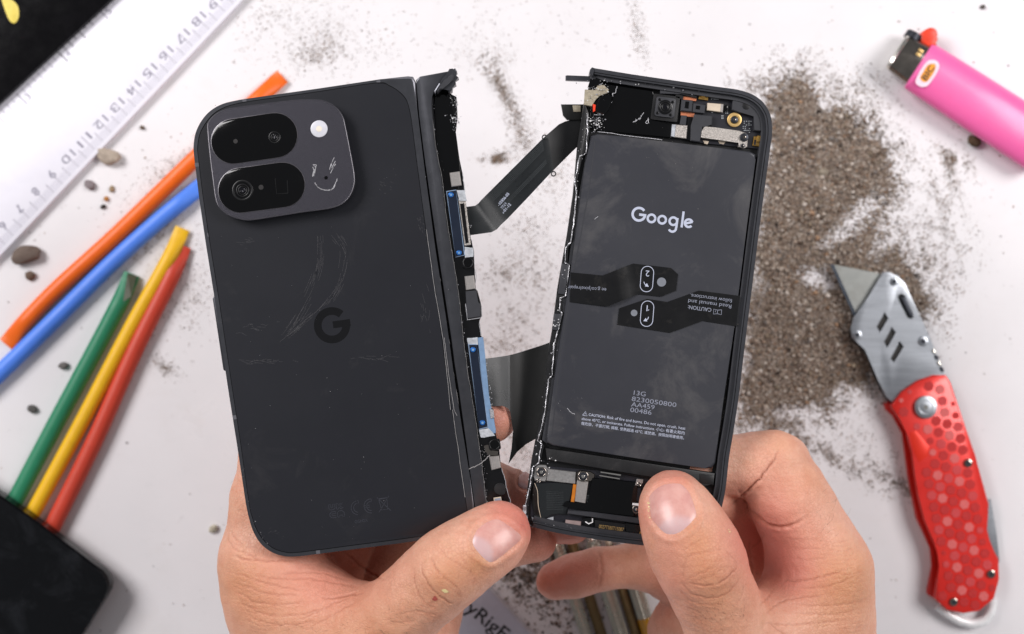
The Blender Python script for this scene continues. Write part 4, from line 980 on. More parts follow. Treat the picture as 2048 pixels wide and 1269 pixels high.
tear = [(893, 148), (899, 137), (906, 141), (910, 136), (914, 143), (909, 149), (917, 155), (909, 160), (912, 168), (905, 172), (904, 181), (897, 186), (896, 178), (886, 176), (876, 180), (870, 190), (868, 182), (878, 166), (888, 158)]
prism('torn_frame_end', tear, 108.9, 114.6, M['frame'], LH, 0.5, 2, 20)
tear2 = [(897, 152), (905, 147), (909, 152), (906, 162), (898, 168), (884, 176), (874, 186), (878, 174), (890, 162)]
prism('torn_frame_end', tear2, 111, 115.4, M['grey_pl'], LH, 0.4, 1, 20)
def bit(name, pts, z0, z1, mat, bev=0.12, parent=LH): return prism(name, pts, z0, z1, M[mat], parent, bev, 1)
for y0, quad in ((0, [(899, 346), (919, 343), (923, 371), (903, 374)]), (1, [(929, 553), (948, 551), (951, 578), (932, 581)]), (2, [(978, 914), (998, 912), (1002, 936), (983, 941)])):
    sp = bit('spring_contact', quad, 111.2, 112.4, 'chip', 0.2)
    for k in range(5):
        t = (k + 0.7) / 6; a = [quad[0][i] * (1 - t) + quad[1][i] * t for i in (0, 1)]; b_ = [quad[3][i] * (1 - t) + quad[2][i] * t for i in (0, 1)]
        sub(stroke('contact_finger', [[a, b_]], 1.0, 112.4, M['silver']), sp)
def shield(q, name, scr):
    cx, cy = np.mean(np.array(q), 0)
    rm = bit(name, [(cx + (x - cx) * 1.12, cy + (y - cy) * 1.02) for x, y in q], 111.2, 112.3, 'navy_rim', 0.15)
    sub(prism('plate_face', q, 112.2, 112.5, M['navy'], None, 0.1, 1), rm)
    for x, y in scr:
        s_ = disc('screw', x, y, 5.2, 112.4, 112.9, M['bluescrew'], LH, 0.15, 18); sub(disc('socket', x, y, 2.6, 112.85, 112.95, M['bluescrew_c'], None, 0, 12), s_)
shield([(894, 384), (912, 381), (928, 510), (911, 514)], 'shield_plate', [(902, 390), (918, 506)])
shield([(938, 690), (954, 690), (975, 854), (958, 858)], 'shield_plate', [(946, 700), (965, 846)])
bit('adhesive_patch', jag([(913, 380), (930, 382), (933, 402), (918, 402), (913, 380)], 0.5, 4), 111.2, 112.4, 'clear')
bit('socket_strip', [(917, 402), (931, 400), (942, 490), (929, 492)], 111.2, 112.0, 'silver_grit')
bit('socket_slot', [(920, 408), (928, 407), (937, 486), (931, 487)], 112.0, 112.2, 'gloss_soft', 0)
bit('adhesive_patch', jag([(929, 494), (946, 496), (947, 514), (930, 516), (929, 494)], 0.5, 4), 111.2, 112.2, 'clear')
for x, y in ((936, 526), (989, 890)):
    bit('microphone_cup', rrect(x, y, 24, 22, 4, -8), 111.2, 112.6, 'gloss_soft', 0.3); disc('microphone_port', x, y, 9, 112.5, 112.75, M['gloss'], LH, 0.1); ring('microphone_rim', x, y, 10.5, 9, 112.5, 112.85, M['lensring'], LH)
bit('foam_pad', [(931, 583), (953, 581), (955, 604), (960, 608), (961, 634), (934, 638)], 111.2, 113.0, 'grey_pl', 0.2)
stroke('pad_edge', [[(931, 608), (935, 640), (962, 636)]], 1.6, 112.9, M['torn'], LH)
bit('adhesive_patch', jag([(934, 677), (955, 675), (956, 690), (936, 692), (934, 677)], 0.4, 4), 111.2, 112.2, 'clear')
bit('adhesive_patch', jag([(958, 860), (977, 857), (990, 872), (962, 876), (958, 860)], 0.5, 4), 111.2, 112.3, 'clear')
bit('gasket_strip', jag([(957, 676), (966, 674), (970, 712), (976, 772), (982, 815), (989, 840), (992, 867), (980, 870), (973, 850), (966, 790), (955, 676)], 0.5, 3), 110.9, 112.2, 'lightblue', 0.2)
bit('foil_scrap', [(979, 818), (987, 820), (989, 836), (981, 838)], 112.1, 112.5, 'torn')
bit('torn_metal', jag([(968, 892), (976, 890), (982, 902), (996, 900), (997, 911), (978, 912), (970, 904), (968, 892)], 1.0, 3), 111.2, 112.4, 'chrome')
stroke('crack', [jag(catmull([(926, 946), (940, 937), (958, 930), (972, 918), (980, 910)], 5, False), 0.5, 2)], 1.3, 113.6, M['scratch_line'], LH)
bit('serial_label', [(987, 996), (1002, 994), (1004, 1010), (989, 1012)], 111.2, 111.35, 'beige', 0)
bit('serial_label_print', [(989, 998), (1001, 996), (1002, 1008), (991, 1010)], 111.35, 111.42, 'print_dim', 0)
bit('rubber_pad', catmull([(990, 972), (1000, 966), (1010, 972), (1010, 988), (998, 990), (989, 984)], 3), 111.2, 112.0, 'black')
stroke('tear_highlight', [jag([(950, 540), (952, 552), (950, 580)], .6, 3), jag([(958, 642), (962, 672)], .6, 4), jag([(963, 612), (964, 634)], .4, 3), jag([(1002, 936), (1010, 958), (1015, 980), (1021, 1006)], .7, 4), jag([(925, 346), (928, 366), (930, 384)], .5, 4)], 1.2, 111.6, M['torn'], LH)  # thin strips of bright torn metal along the break

def debris(name, spots, parent, z, pal, smin_=0.10, smax=0.32):
    V = []; F = []; Cc = []
    for (x, y) in spots:
        s = rnd.uniform(smin_, smax) * (1.6 if rnd.random() < 0.12 else 1); c = W(x, y, z + s * 0.5); b = len(V); col = rnd.choice(pal)
        ax = [rnd.uniform(0.6, 1.3) * s for _ in range(3)]; a = rnd.uniform(0, 6.28)
        for d in ((1, 0, 0), (-1, 0, 0), (0, 1, 0), (0, -1, 0), (0, 0, 1), (0, 0, -1)):
            x_, y_ = d[0] * ax[0], d[1] * ax[1]; V.append((c[0] + x_ * math.cos(a) - y_ * math.sin(a), c[1] + x_ * math.sin(a) + y_ * math.cos(a), c[2] + d[2] * ax[2])); Cc.append(col)
        for f in ((0, 2, 4), (2, 1, 4), (1, 3, 4), (3, 0, 4), (2, 0, 5), (1, 2, 5), (3, 1, 5), (0, 3, 5)): F.append(tuple(b + i for i in f))
    return bulk(name, np.array(V), np.array(F), M['speck'], parent, False, 'stuff', np.array(Cc))
WHT = [lin((205, 205, 208)), lin((160, 160, 166)), lin((230, 230, 230)), lin((120, 120, 126))]
def along(line, n, spread):
    o = []; L = catmull(line, 4, False)
    for _ in range(n):
        i = rnd.randrange(len(L) - 1); t = rnd.random(); o.append((L[i][0] * (1 - t) + L[i + 1][0] * t + rnd.gauss(0, spread), L[i][1] * (1 - t) + L[i + 1][1] * t + rnd.gauss(0, spread)))
    return o
def blob(x, y, r, n): return [(x + rnd.gauss(0, r), y + rnd.gauss(0, r)) for _ in range(n)]
debris('metal_dust', along([(862, 200), (882, 350), (905, 515), (925, 676), (945, 820), (962, 930), (972, 1000)], 190, 3.5) + blob(906, 205, 5, 30) + blob(908, 240, 5, 40) + along([(970, 720), (977, 780), (982, 815)], 60, 3) + blob(930, 706, 4, 12) + blob(975, 900, 6, 50) + along([(920, 400), (940, 480)], 60, 4) + along([(912, 190), (914, 240), (910, 262)], 40, 3), LH, 111.4, WHT, 0.08, 0.26)
debris('glass_dust', [(rnd.uniform(420, 930), rnd.uniform(215, 1080)) for _ in range(90)] + blob(530, 300, 60, 20) + blob(520, 335, 20, 25) + blob(506, 1060, 12, 14) + along([(470, 860), (500, 1020), (540, 1095)], 30, 2), LH, 114.0, [lin((120, 120, 124)), lin((90, 90, 92)), lin((160, 160, 164))], 0.05, 0.14)
# flex ribbon joining the halves
A = [(926, 415), (950, 412), (957, 407), (962, 401), (980, 383), (1030, 333), (1084, 279), (1095, 269), (1118, 249), (1131, 243), (1150, 238), (1172, 236)]
B = [(933, 472), (983, 465), (994, 459), (1002, 450), (1016, 437), (1058, 393), (1098, 350), (1108, 340), (1140, 308), (1165, 284), (1180, 280), (1195, 278)]
zf = [109.6, 109.4, 108.4, 107.4, 106.2, 105.6, 105.4, 105.0, 103.8, 103.6, 103.6, 103.6]
sheet('flex_ribbon', A[:8], B[:8], zf[:8], M['flex'], LH, 8)
sheet('flex_ribbon', A[7:], B[7:], zf[7:], M['flex_black'], LH, 6)
for (x, y) in ((1089, 275), (1107, 348)): ring('guide_eyelet', x, y, 5.6, 3.3, 105.0, 105.4, M['flex_black'], LH, 20)
prism('connector_tail', [(1122, 209), (1170, 209), (1172, 240), (1134, 240), (1126, 231)], 103.4, 104.6, M['flex_olive'], LH, 0.15)
prism('connector_block', [(1145, 211), (1161, 211), (1161, 224), (1147, 224)], 104.6, 105.1, M['foil_beige'], LH, 0.1)
tl = []
for k in range(9):
    t = 0.06 + k * 0.045 + (0.25 if k > 5 else 0)
    tl.append([(A[i][0] * (1 - t) + B[i][0] * t, A[i][1] * (1 - t) + B[i][1] * t) for i in range(3, 7)])
stroke('flex_trace', tl, 0.7, 106.4, M['flex_line'], LH)
for i, s_ in enumerate(('0G33-10306-05', 'MFC 3924', '2024-01-12')):
    text('flex_lettering', s_, (987, 993, 998)[i], (427, 433, 439)[i], 106.3, -50, (50, 33, 38)[i], M['print'], LH, bold=0.01, fith=6)

# ---------------------------------------------------------------- opened phone half
Z5 = lambda pts: zm(1140, 120, 4.876, pts)
Z6 = lambda pts: zm(1100, 380, 3.966, pts)
Z7 = lambda pts: zm(1040, 680, 4.23, pts)
Z8 = lambda pts: zm(1030, 880, 4.55, pts)
RH = thing('phone_half', 'opened phone half showing its battery, small camera and circuit parts', 'phone half', W(1300, 620, 106.6))
left_edge = [(1168, 205), (1160, 260), (1155, 290), (1146, 389), (1134, 470), (1123, 531), (1115, 577), (1105, 657), (1099, 690), (1083, 822), (1064, 916), (1057, 964), (1050, 1020), (1053, 1046)]
bot = [(1063, 1054), (1118, 1067), (1184, 1078), (1250, 1087), (1320, 1095), (1360, 1098), (1395, 1093), (1420, 1077), (1433, 1055), (1441, 1025)]
right_up = [(1451, 980), (1458, 916), (1466, 869), (1477, 798), (1484, 739), (1492, 672), (1506, 560), (1519, 456), (1529, 380), (1540, 300), (1544, 272), (1544, 250), (1540, 228), (1527, 206), (1506, 190), (1476, 180)]
top2 = [(1427, 173), (1345, 161), (1263, 149), (1184, 136)]
tray = left_edge + bot + right_up + top2 + [(1182, 160)]
prism('back_shell', tray, 106.6, 108.8, M['black'], RH, 0)
outer_r = catmull(top2[::-1] + right_up[::-1] + bot[::-1], 3, False)
def inset(path, d):                                       # shift an open px path to its right-hand side
    L, R = offset_line(path, 2 * d); return [tuple(p) for p in L]
inner_r = inset(outer_r, 12.0)
rim = prism('frame', outer_r + inner_r[::-1], 106.7, 113.2, M['frame'], RH, 0.7, 3)
in2 = inset(outer_r, 22.0)
prism('inner_ledge', inner_r + in2[::-1], 108.7, 111.9, M['grey_pl'], RH, 0.3, 2)
stroke('frame_groove', [inset(outer_r, 8.2)], 1.6, 113.18, M['gloss_soft'], RH)
# battery
bat = [(1182, 272), (1195, 268), (1240, 273), (1350, 286), (1500, 303), (1512, 309), (1511, 320), (1494, 450), (1468, 660), (1447, 800), (1431, 926), (1424, 937), (1410, 937), (1280, 918), (1105, 892), (1094, 886), (1093, 874), (1110, 752), (1133, 600), (1150, 480), (1170, 330)]
bo = prism('battery', bat, 108.8, 112.2, M['battery'], RH, 0.8, 3)
stroke('battery_seam', [[(1190, 282), (1178, 380), (1160, 480), (1144, 560), (1122, 700), (1104, 870)]], 2.2, 112.19, M['grey_pl'], RH)
bl = [(1180, 268), (1172, 310), (1160, 380), (1150, 430), (1138, 520), (1125, 600), (1112, 690), (1096, 800), (1084, 880), (1094, 888), (1110, 752), (1133, 600), (1150, 480), (1170, 330)]
prism('battery_flange', bl, 108.8, 111.0, M['grey_pl'], RH, 0.4, 2)
lo_ = local([arc(14, 15, 12.6, 40, 352, 30) + [(26.3, 14.5)], [(14.5, 14.5), (29, 14.5)]], 1262, 442, 7.4)
go = local([arc(40, 10, 7.6, 0, 360, 26), arc(61.5, 10, 7.6, 0, 360, 26), arc(84, 10, 7.6, 0, 360, 26), [(91.6, 17.5), (91.6, -1), (91, -4)] + arc(84, -3.6, 7.4, -8, -150, 14), [(102, -0.2), (102, 32)], [(107, 7.6), (122, 13.2)][::-1] and arc(115, 10, 7.6, 22, 325, 26), [(108, 8.3), (122.4, 13.6)]], 1262, 442, 7.4)
for i_, l_ in enumerate(lo_ + go): stroke('logo_print', [l_], 5.0 if i_ < 2 else 4.6, 112.2 + 0.006 * i_, M['print'], RH)
CA = 8.2
text('serial_print', '13G', 1267, 790, 112.2, CA, 24, M['print_dim'], RH, fith=9)
text('serial_print', '8230050800', 1263, 802, 112.2, CA, 90, M['print_dim'], RH, fith=9)
text('serial_print', 'AA459', 1262, 813, 112.2, CA, 47, M['print_dim'], RH, fith=9)
text('serial_print', '00486', 1260, 824, 112.2, CA, 43, M['print_dim'], RH, fith=9)
def tri_icon(x, y, k, ang, name='warning_triangle'):
    stroke(name, local([[(0, 0), (12, 0), (6, 10.5), (0, 0)], [(6, 7), (6, 3.6)], [(6, 2.4), (6, 1.4)]], x, y, ang, k), 1.2 * k, 112.22, M['print'], RH)
tri_icon(1165, 831, 0.8, CA)
text('caution_print', 'CAUTION:', 1177, 832, 112.2, CA, 34, M['print'], RH, bold=0.006)
text('caution_print', 'Risk of fire and burns. Do not open, crush, heat', 1214, 837.5, 112.2, CA, 158, M['print'], RH)
text('caution_print', 'above 45\u2103, or incinerate. Follow instructions. \u5c0f\u5fc3: \u6709\u8457\u706b\u548c\u707c', 1163, 840, 112.2, CA, 208, M['print'], RH)
text('caution_print', '\u50b7\u5371\u96aa\u3002\u4e0d\u8981\u6253\u958b, \u64e0\u58d3, \u53d7\u71b1\u8d85\u904e 45\u2103, \u6216\u711a\u71d2\u3002\u6309\u7167\u8aaa\u660e\u66f8\u4f7f\u7528\u3002', 1162, 849.5, 112.2, CA, 208, M['print'], RH)
# pull tabs
t2 = Z6([(170, 655), (420, 680), (660, 585), (960, 620), (1015, 670), (1000, 800), (880, 848), (700, 828), (460, 925), (160, 890)])
t1 = Z6([(550, 940), (770, 865), (930, 890), (1180, 800), (1505, 840), (1478, 1082), (1210, 1040), (950, 1135), (535, 1070)])
A2 = Z6([(165, 655), (420, 680), (480, 656), (540, 632), (600, 608), (660, 585), (810, 602), (960, 620), (1015, 670)]); B2 = Z6([(158, 890), (455, 925), (520, 899), (580, 875), (640, 850), (700, 828), (790, 838), (880, 848), (1000, 800)])
sheet('pull_tab', A2, B2, [112.5, 112.9, 113.5, 113.4, 112.9, 112.55, 112.55, 112.55, 112.5], M['tab'], RH, 5, 0.12)
A3 = Z6([(550, 940), (770, 865), (930, 890), (1055, 845), (1180, 800), (1340, 820), (1505, 842)]); B3 = Z6([(535, 1070), (740, 1102), (950, 1135), (1080, 1088), (1210, 1040), (1340, 1061), (1478, 1082)])
sheet('pull_tab', A3, B3, [112.5] * 7, M['tab'], RH, 5, 0.12)
def pill(cx, cy): c = Z6([(cx, cy)])[0]; p = rrect(c[0], c[1], 25, 51, 12.4, 4.5, 8); stroke('pill_outline', [p], 1.3, 112.62, M['print'], RH, closed=True)
pill(769, 708); pill(770, 983)
UP = 180 + 5
def z6t(name, s_, x, y, w, h=None, z=112.62, bold=0.0, rot=UP, mt='print_dim'): p = Z6([(x, y)])[0]; return text(name, s_, p[0], p[1], z, rot, w / 3.966, M[mt], RH, bold, h / 3.966 if h else None)
z6t('tab_number', '2', 790, 643, 30, 46, mt='print'); stroke('tab_number', local([[(0, 0), (0, 11.5), (-4, 8.5)]], *Z6([(772, 917)])[0], UP), 2.0, 112.62, M['print'], RH)
def arrow(pts, head): stroke('tab_arrow', [catmull(Z6(pts), 4, False)], 1.5, 112.63, M['print'], RH); prism('tab_arrow_head', Z6(head), 112.55, 112.67, M['print'], RH)
arrow([(745, 730), (752, 748), (768, 758)], [(784, 770), (768, 740), (752, 766)]); arrow([(782, 1008), (776, 1024), (760, 1034)], [(740, 1042), (760, 1016), (772, 1044)])
for (cx, cy, r) in ((885, 732, 36), (667, 977, 26)):
    c = Z6([(cx, cy)])[0]; disc('tab_hole', c[0], c[1], r / 3.966, 112.5, 112.64, M['print_line'], RH, 0, 22)
z6t('tab_lettering', 'See g.co/pixelrepair', 466, 782, 325, None, z=112.95, rot=UP - 1)
z6t('tab_lettering', 'follow instructions.', 1446, 868, 335, 30, rot=UP + 2.5); z6t('tab_lettering', 'Read manual and', 1440, 912, 345, 30, rot=UP + 2.5); z6t('tab_lettering', 'CAUTION:', 1282, 940, 188, 30, bold=0.015, rot=UP + 2.5)
c = Z6([(1432, 958)])[0]; tri_icon(c[0], c[1], 1.05, UP)
c = Z6([(1362, 952)])[0]; stroke('booklet_icon', local([[(0, 0), (0, 10), (8, 8.5), (16, 10), (16, 0), (8, 1.5), (0, 0)], [(8, 8.5), (8, 1.5)], [(11.5, 3), (12.5, 3), (12.5, 6)]], c[0], c[1], UP, 1.0), 1.0, 112.62, M['print_dim'], RH)
# bar below the battery
prism('support_bar', [(1090, 896), (1430, 947), (1427, 972), (1410, 972), (1094, 922)], 108.8, 112.0, M['black'], RH, 0.5, 2)
prism('support_bar_end', [(1400, 948), (1428, 952), (1426, 970), (1400, 966)], 112.0, 112.3, M['black'], RH, 0.2)
# torn left flank
fl_in = [(1174, 228), (1175, 262), (1172, 307), (1160, 313), (1149, 361), (1153, 384), (1150, 425), (1142, 483), (1131, 496), (1130, 526), (1139, 531), (1131, 592), (1120, 597), (1119, 622), (1124, 627), (1115, 665), (1108, 687), (1104, 751), (1097, 758), (1090, 822), (1082, 860), (1075, 881), (1084, 890), (1083, 891), (1077, 927), (1066, 935), (1059, 974), (1049, 1021), (1052, 1046)]
prism('torn_flank', left_edge + [(x + 4, y) for x, y in fl_in[::-1]], 106.7, 111.2, M['black'], RH, 0.3)
def torn_edge(line, w, z):
    L = jag(line, 0.45, 5); wl = [w * rnd.uniform(0.4, 1.5) for _ in L]; Lq, Rq = offset_line(L, wl); V = []; F = []
    for (a, b) in zip(Lq, Rq):
        zz = z + rnd.uniform(-0.2, 0.35); V += [W(*a, zz - 1.2), W(*a, zz), W(*b, zz + rnd.uniform(-0.15, 0.15)), W(*b, zz - 1.2)]
    for i in range(len(L) - 1):
        for k in range(3): F.append((i * 4 + k, i * 4 + k + 1, i * 4 + 5 + k, i * 4 + 4 + k))
    return from_np('torn_edge', V, F, M['torn'], RH, False)
torn_edge(fl_in, 1.7, 111.5)
torn_edge([(1049, 1010), (1050, 1030), (1056, 1046)], 5, 111.8)
for q in ([(1124, 527), (1138, 531), (1130, 590), (1116, 588)], [(1108, 628), (1123, 628), (1116, 662), (1104, 660)]): prism('hinge_tab', q, 109, 112.0, M['grey_pl'], RH, 0.3)
# top electronics
prism('circuit_board', Z5([(1090, 290), (1500, 340), (1880, 560), (1860, 870), (1180, 800), (1100, 600)]), 108.8, 109.8, M['pcb'], RH, 0)
prism('black_film', Z5([(215, 250), (260, 215), (800, 280), (815, 340), (785, 590), (1000, 630), (985, 760), (300, 690), (190, 660)]), 108.9, 110.6, M['gloss'], RH, 0.15)
sq = lambda cx, cy, w, h, r=1.5, a=7: rrect(Z5([(cx, cy)])[0][0], Z5([(cx, cy)])[0][1], w / 4.876, h / 4.876, r, a)
cm = prism('selfie_camera', sq(930, 470, 262, 250), 109, 111.0, M['black'], RH, 0.25)
sub(prism('camera_housing', sq(930, 462, 195, 190, 4), 110.9, 111.7, M['grey_pl'], None, 0.3), cm)
cx, cy = Z5([(930, 460)])[0]
sub(disc('camera_barrel', cx, cy, 14.5, 111.6, 112.2, M['gloss_soft'], None, 0.2), cm); sub(ring('camera_ring', cx, cy, 11.5, 9.4, 112.15, 112.4, M['lensring']), cm); sub(ring('camera_ring', cx, cy, 7.2, 5.6, 112.15, 112.35, M['lensring']), cm); sub(disc('camera_lens', cx, cy, 4.6, 112.1, 112.4, M['lens'], None, 0.1), cm)
for dx, dy in ((-55, -72), (72, -48), (-78, 58), (52, 78)):
    x, y = Z5([(930 + dx, 460 + dy)])[0]; sub(disc('camera_screw', x, y, 3, 111.6, 111.85, M['gloss_soft'], None, 0.05, 12), cm)
def e5(name, pts, z0, z1, mat, bev=0.12): return prism(name, Z5(pts), z0, z1, M[mat], RH, bev, 1)
e5('top_bracket', [(880, 280), (1180, 310), (1180, 340), (880, 330)], 109, 111.4, 'grey_pl'); e5('top_bracket', [(1110, 310), (1240, 325), (1235, 375), (1105, 345)], 109, 111.2, 'black'); e5('top_bracket', [(1030, 330), (1110, 350), (1100, 390), (1030, 370)], 109, 111, 'black')
e5('copper_flex', [(1095, 355), (1235, 370), (1230, 402), (1090, 395)], 109.8, 110.4, 'copper', 0); e5('copper_flex', [(1080, 500), (1215, 520), (1210, 560), (1080, 545)], 109.8, 110.2, 'copper', 0)
s1 = e5('proximity_sensor', [(1090, 385), (1200, 395), (1190, 510), (1078, 498)], 109.8, 111.6, 'grey_pl', 0.3); sub(prism('sensor_window', Z5([(1128, 405), (1162, 408), (1155, 475), (1120, 470)]), 111.55, 111.75, M['gloss'], None), s1)
s2 = e5('light_sensor', [(1200, 420), (1325, 440), (1312, 525), (1190, 510)], 109.8, 111.2, 'grey_pl', 0.2); sub(prism('sensor_window', Z5([(1232, 445), (1270, 450), (1264, 485), (1226, 480)]), 111.15, 111.35, M['gloss'], None), s2)
e5('spring_clip', [(1262, 338), (1352, 348), (1346, 396), (1252, 384)], 109.8, 110.8, 'gold', 0.1); e5('spring_clip_bridge', [(1285, 335), (1325, 340), (1320, 372), (1280, 368)], 110.8, 111.4, 'gold')
e5('shield_can', [(1342, 420), (1495, 432), (1485, 512), (1336, 492)], 109.8, 111.2, 'beige', 0.15); e5('shield_can_end', [(1470, 432), (1498, 434), (1490, 515), (1464, 508)], 109.8, 111.3, 'chip', 0.1)
x, y = Z5([(1522, 468)])[0]; e5('coil_seat', [(1498, 432), (1550, 440), (1544, 505), (1490, 498)], 109.8, 110.8, 'black'); prism('coil', rrect(x, y, 7, 11, 3, 7), 110.8, 111.2, M['gloss'], RH, 0.1)
x, y = Z5([(1605, 585)])[0]; pd = ring('gold_pad', x, y, 14.3, 7.6, 109.7, 110.6, M['goldring'], RH); sc_ = disc('screw', x, y, 7.4, 109.8, 111.2, M['dark_steel'], RH, 0.4); sub(disc('socket', x, y, 3, 111.1, 111.35, M['chrome'], None, 0.1, 10), sc_)
e5('speaker_box', [(1590, 375), (1740, 395), (1830, 440), (1890, 540), (1905, 640), (1895, 700), (1790, 690), (1800, 545), (1660, 520), (1580, 490)], 109, 111.6, 'grey_pl', 0.3)
x, y = Z5([(1720, 448)])[0]; disc('moulding_mark', x, y, 8, 111.5, 111.7, M['black'], RH, 0.1)
e5('foam_gasket', [(1215, 530), (1390, 545), (1385, 640), (1300, 650), (1275, 700), (1272, 805), (1175, 790), (1180, 640), (1205, 560)], 109.8, 111.6, 'grey_pl', 0.3)
e5('flex_tail', [(1085, 540), (1140, 545), (1130, 640), (1070, 630)], 109.8, 110.8, 'grey_pl'); e5('flex_tail', [(1145, 560), (1190, 566), (1180, 790), (1130, 780)], 109.8, 110.4, 'gloss_soft')
e5('connector_shield', [(1035, 632), (1146, 640), (1135, 770), (1022, 755)], 110.4, 111.4, 'silver_grit', 0.15); e5('connector_film', [(995, 630), (1035, 632), (1022, 755), (985, 745)], 110.4, 111.1, 'clear', 0.1)
e5('metal_shield', [(1285, 646), (1420, 660), (1650, 690), (1720, 715), (1735, 760), (1730, 850), (1700, 865), (1640, 850), (1650, 805), (1275, 762)], 110.0, 111.6, 'silver_grit', 0.2)
for cx_, cy_, r_ in ((1700, 755, 8.5), (1688, 835, 4)):
    x, y = Z5([(cx_, cy_)])[0]; s_ = disc('screw', x, y, r_, 111.5, 112.2, M['dark_steel'], RH, 0.3)
    sub(disc('socket', x, y, r_ * 0.42, 112.1, 112.3, M['chrome'], None, 0.1, 10), s_)
for cx_, w_ in ((1325, 60), (1480, 80)): prism('contact_foot', Z5([(cx_ - w_ / 2, 785), (cx_ + w_ / 2, 795), (cx_ + w_ / 4, 825), (cx_ - w_ / 4, 818)]), 109.2, 109.9, M['beige'], RH, 0.05)
e5('spring_clip', [(1795, 745), (1885, 740), (1860, 850), (1780, 838)], 109.4, 110.4, 'gold', 0.2); e5('spring_clip_bridge', [(1830, 738), (1886, 742), (1870, 800), (1815, 800)], 110.4, 111.2, 'gold'); e5('spring_clip_gap', [(1800, 780), (1818, 782), (1810, 830), (1792, 826)], 110.3, 110.55, 'pcb', 0)
comp = []
for cx_, cy_, nx, ny, dx, dy in ((1380, 375, 6, 2, 13, 10), (1520, 510, 2, 2, 16, 12), (1480, 545, 2, 3, 12, 14), (1700, 600, 4, 3, 22, 18), (1690, 650, 2, 3, 20, 18), (1750, 600, 1, 7, 10, 18), (1350, 515, 2, 1, 36, 10), (1700, 690, 4, 1, 18, 10)):
    for i in range(nx):
        for j in range(ny):
            if rnd.random() < 0.8: comp.append((cx_ + i * dx, cy_ + j * dy))
for x_, y_ in comp:
    x, y = Z5([(x_, y_)])[0]; prism('tiny_component', rrect(x, y, 2.2, 1.6, 0.3, 7, 1), 109.8, 110.1, M['solder'], RH)
# torn corner
e5('torn_foil', [(145, 290), (250, 300), (262, 250), (330, 245), (380, 290), (360, 330), (290, 345), (250, 380), (215, 455), (135, 440)], 110.6, 111.6, 'foil_beige', 0.2)
e5('glass_shard', [(195, 200), (260, 170), (330, 200), (262, 250), (200, 285), (175, 260)], 109, 112.0, 'gloss', 0.25); e5('glass_shard', [(290, 350), (400, 320), (420, 380), (380, 480), (330, 540), (250, 515), (262, 420)], 110.6, 112.4, 'gloss', 0.5)
e5('red_wire_end', [(222, 430), (252, 440), (246, 500), (225, 510)], 111, 111.8, 'lighter_red', 0.1)
stroke('glass_crack', [jag(Z5(q), 0.6, 4) for q in ([(460, 260), (440, 320), (415, 330), (405, 420), (375, 435)], [(615, 610), (640, 590), (680, 570), (720, 515)], [(640, 600), (690, 570)], [(735, 620), (770, 570), (765, 610), (740, 622)], [(255, 290), (265, 260), (320, 225)], [(240, 540), (320, 540), (330, 520)], [(270, 700), (560, 740), (900, 780)])], 1.3, 111.4, M['torn'], RH)
# hinge rod
tube('hinge_rod', [W(1131, 157, 108.5), W(1134, 157, 108.5), W(1186, 159, 108.5), W(1200, 160, 108.5)], [1.1, 1.25, 1.25, 1.25], M['frame'], RH, 4)
e5('torn_frame_end', [(190, 125), (195, 95), (215, 72), (240, 80), (225, 110), (232, 150), (215, 165)], 107, 113.6, 'frame', 0.3)
# bottom electronics
def e8(name, pts, z0, z1, mat, bev=0.12): return prism(name, Z8(pts), z0, z1, M[mat], RH, bev, 1)
e8('lower_board', [(150, 230), (760, 280), (1230, 360), (1790, 440), (1780, 600), (1720, 900), (1230, 900), (500, 770), (140, 740)], 108.8, 109.5, 'pcb', 0)
e8('screw_bracket', [(165, 240), (200, 224), (280, 232), (298, 260), (285, 350), (275, 382), (180, 375), (160, 320)], 109.4, 110.8, 'silver', 0.2)
e8('foil_shield', [(298, 264), (555, 295), (548, 402), (286, 374)], 109.5, 110.6, 'silver', 0.15)
e8('screw_bracket', [(560, 300), (590, 276), (690, 290), (728, 315), (722, 345), (690, 380), (560, 372)], 109.4, 110.9, 'chrome', 0.2)
for cx_, cy_, r_ in ((240, 295, 10), (620, 335, 10.5), (1105, 635, 8), (215, 372, 4), (1130, 405, 4)):
    x, y = Z8([(cx_, cy_)])[0]; s_ = disc('screw', x, y, r_, 110.6, 111.5, M['dark_steel'], RH, 0.4)
    sub(ring('screw_rim', x, y, r_, r_ * 0.78, 111.3, 111.58, M['chrome']), s_); sub(disc('socket', x, y, r_ * 0.35, 111.4, 111.6, M['chrome_bright'], None, 0.08, 10), s_)
sheet('curled_flex', Z8([(180, 400), (375, 392), (460, 400), (528, 412)]), Z8([(240, 725), (330, 680), (400, 672), (460, 678)]), [111.0, 110.6, 110.3, 110.1], M['flex'], RH, 6, 0.15)
sheet('curled_flex', Z8([(135, 480), (160, 430), (188, 402)]), Z8([(180, 700), (215, 716), (240, 726)]), [109.8, 110.5, 111.05], M['flex_olive'], RH, 5, 0.15)
stroke('flex_edge', [catmull(Z8([(178, 395), (205, 470), (212, 600), (240, 728)]), 5, False)], 1.0, 111.1, M['beige'], RH)
stroke('flex_trace', [Z8([(215, 470 + 16 * k), (440, 478 + 16 * k)]) for k in range(11)], 0.5, 110.75, M['flex_line'], RH)
e8('amber_flex', [(530, 405), (562, 410), (540, 572), (508, 566)], 109.6, 110.5, 'kapton', 0.1)
cn = e8('flat_connector', [(566, 365), (668, 382), (640, 580), (545, 562)], 109.6, 110.9, 'chip', 0.15)
for k in range(7): sub(stroke('contact_finger', [Z8([(572 + k * 13, 385 + k * 2), (552 + k * 13, 555 + k * 2)])], 0.9, 110.9, M['silver']), cn)
e8('black_module', [(700, 345), (1120, 385), (1085, 700), (690, 650), (470, 610), (430, 600), (470, 560), (660, 585)], 109.5, 111.0, 'gloss', 0.2)
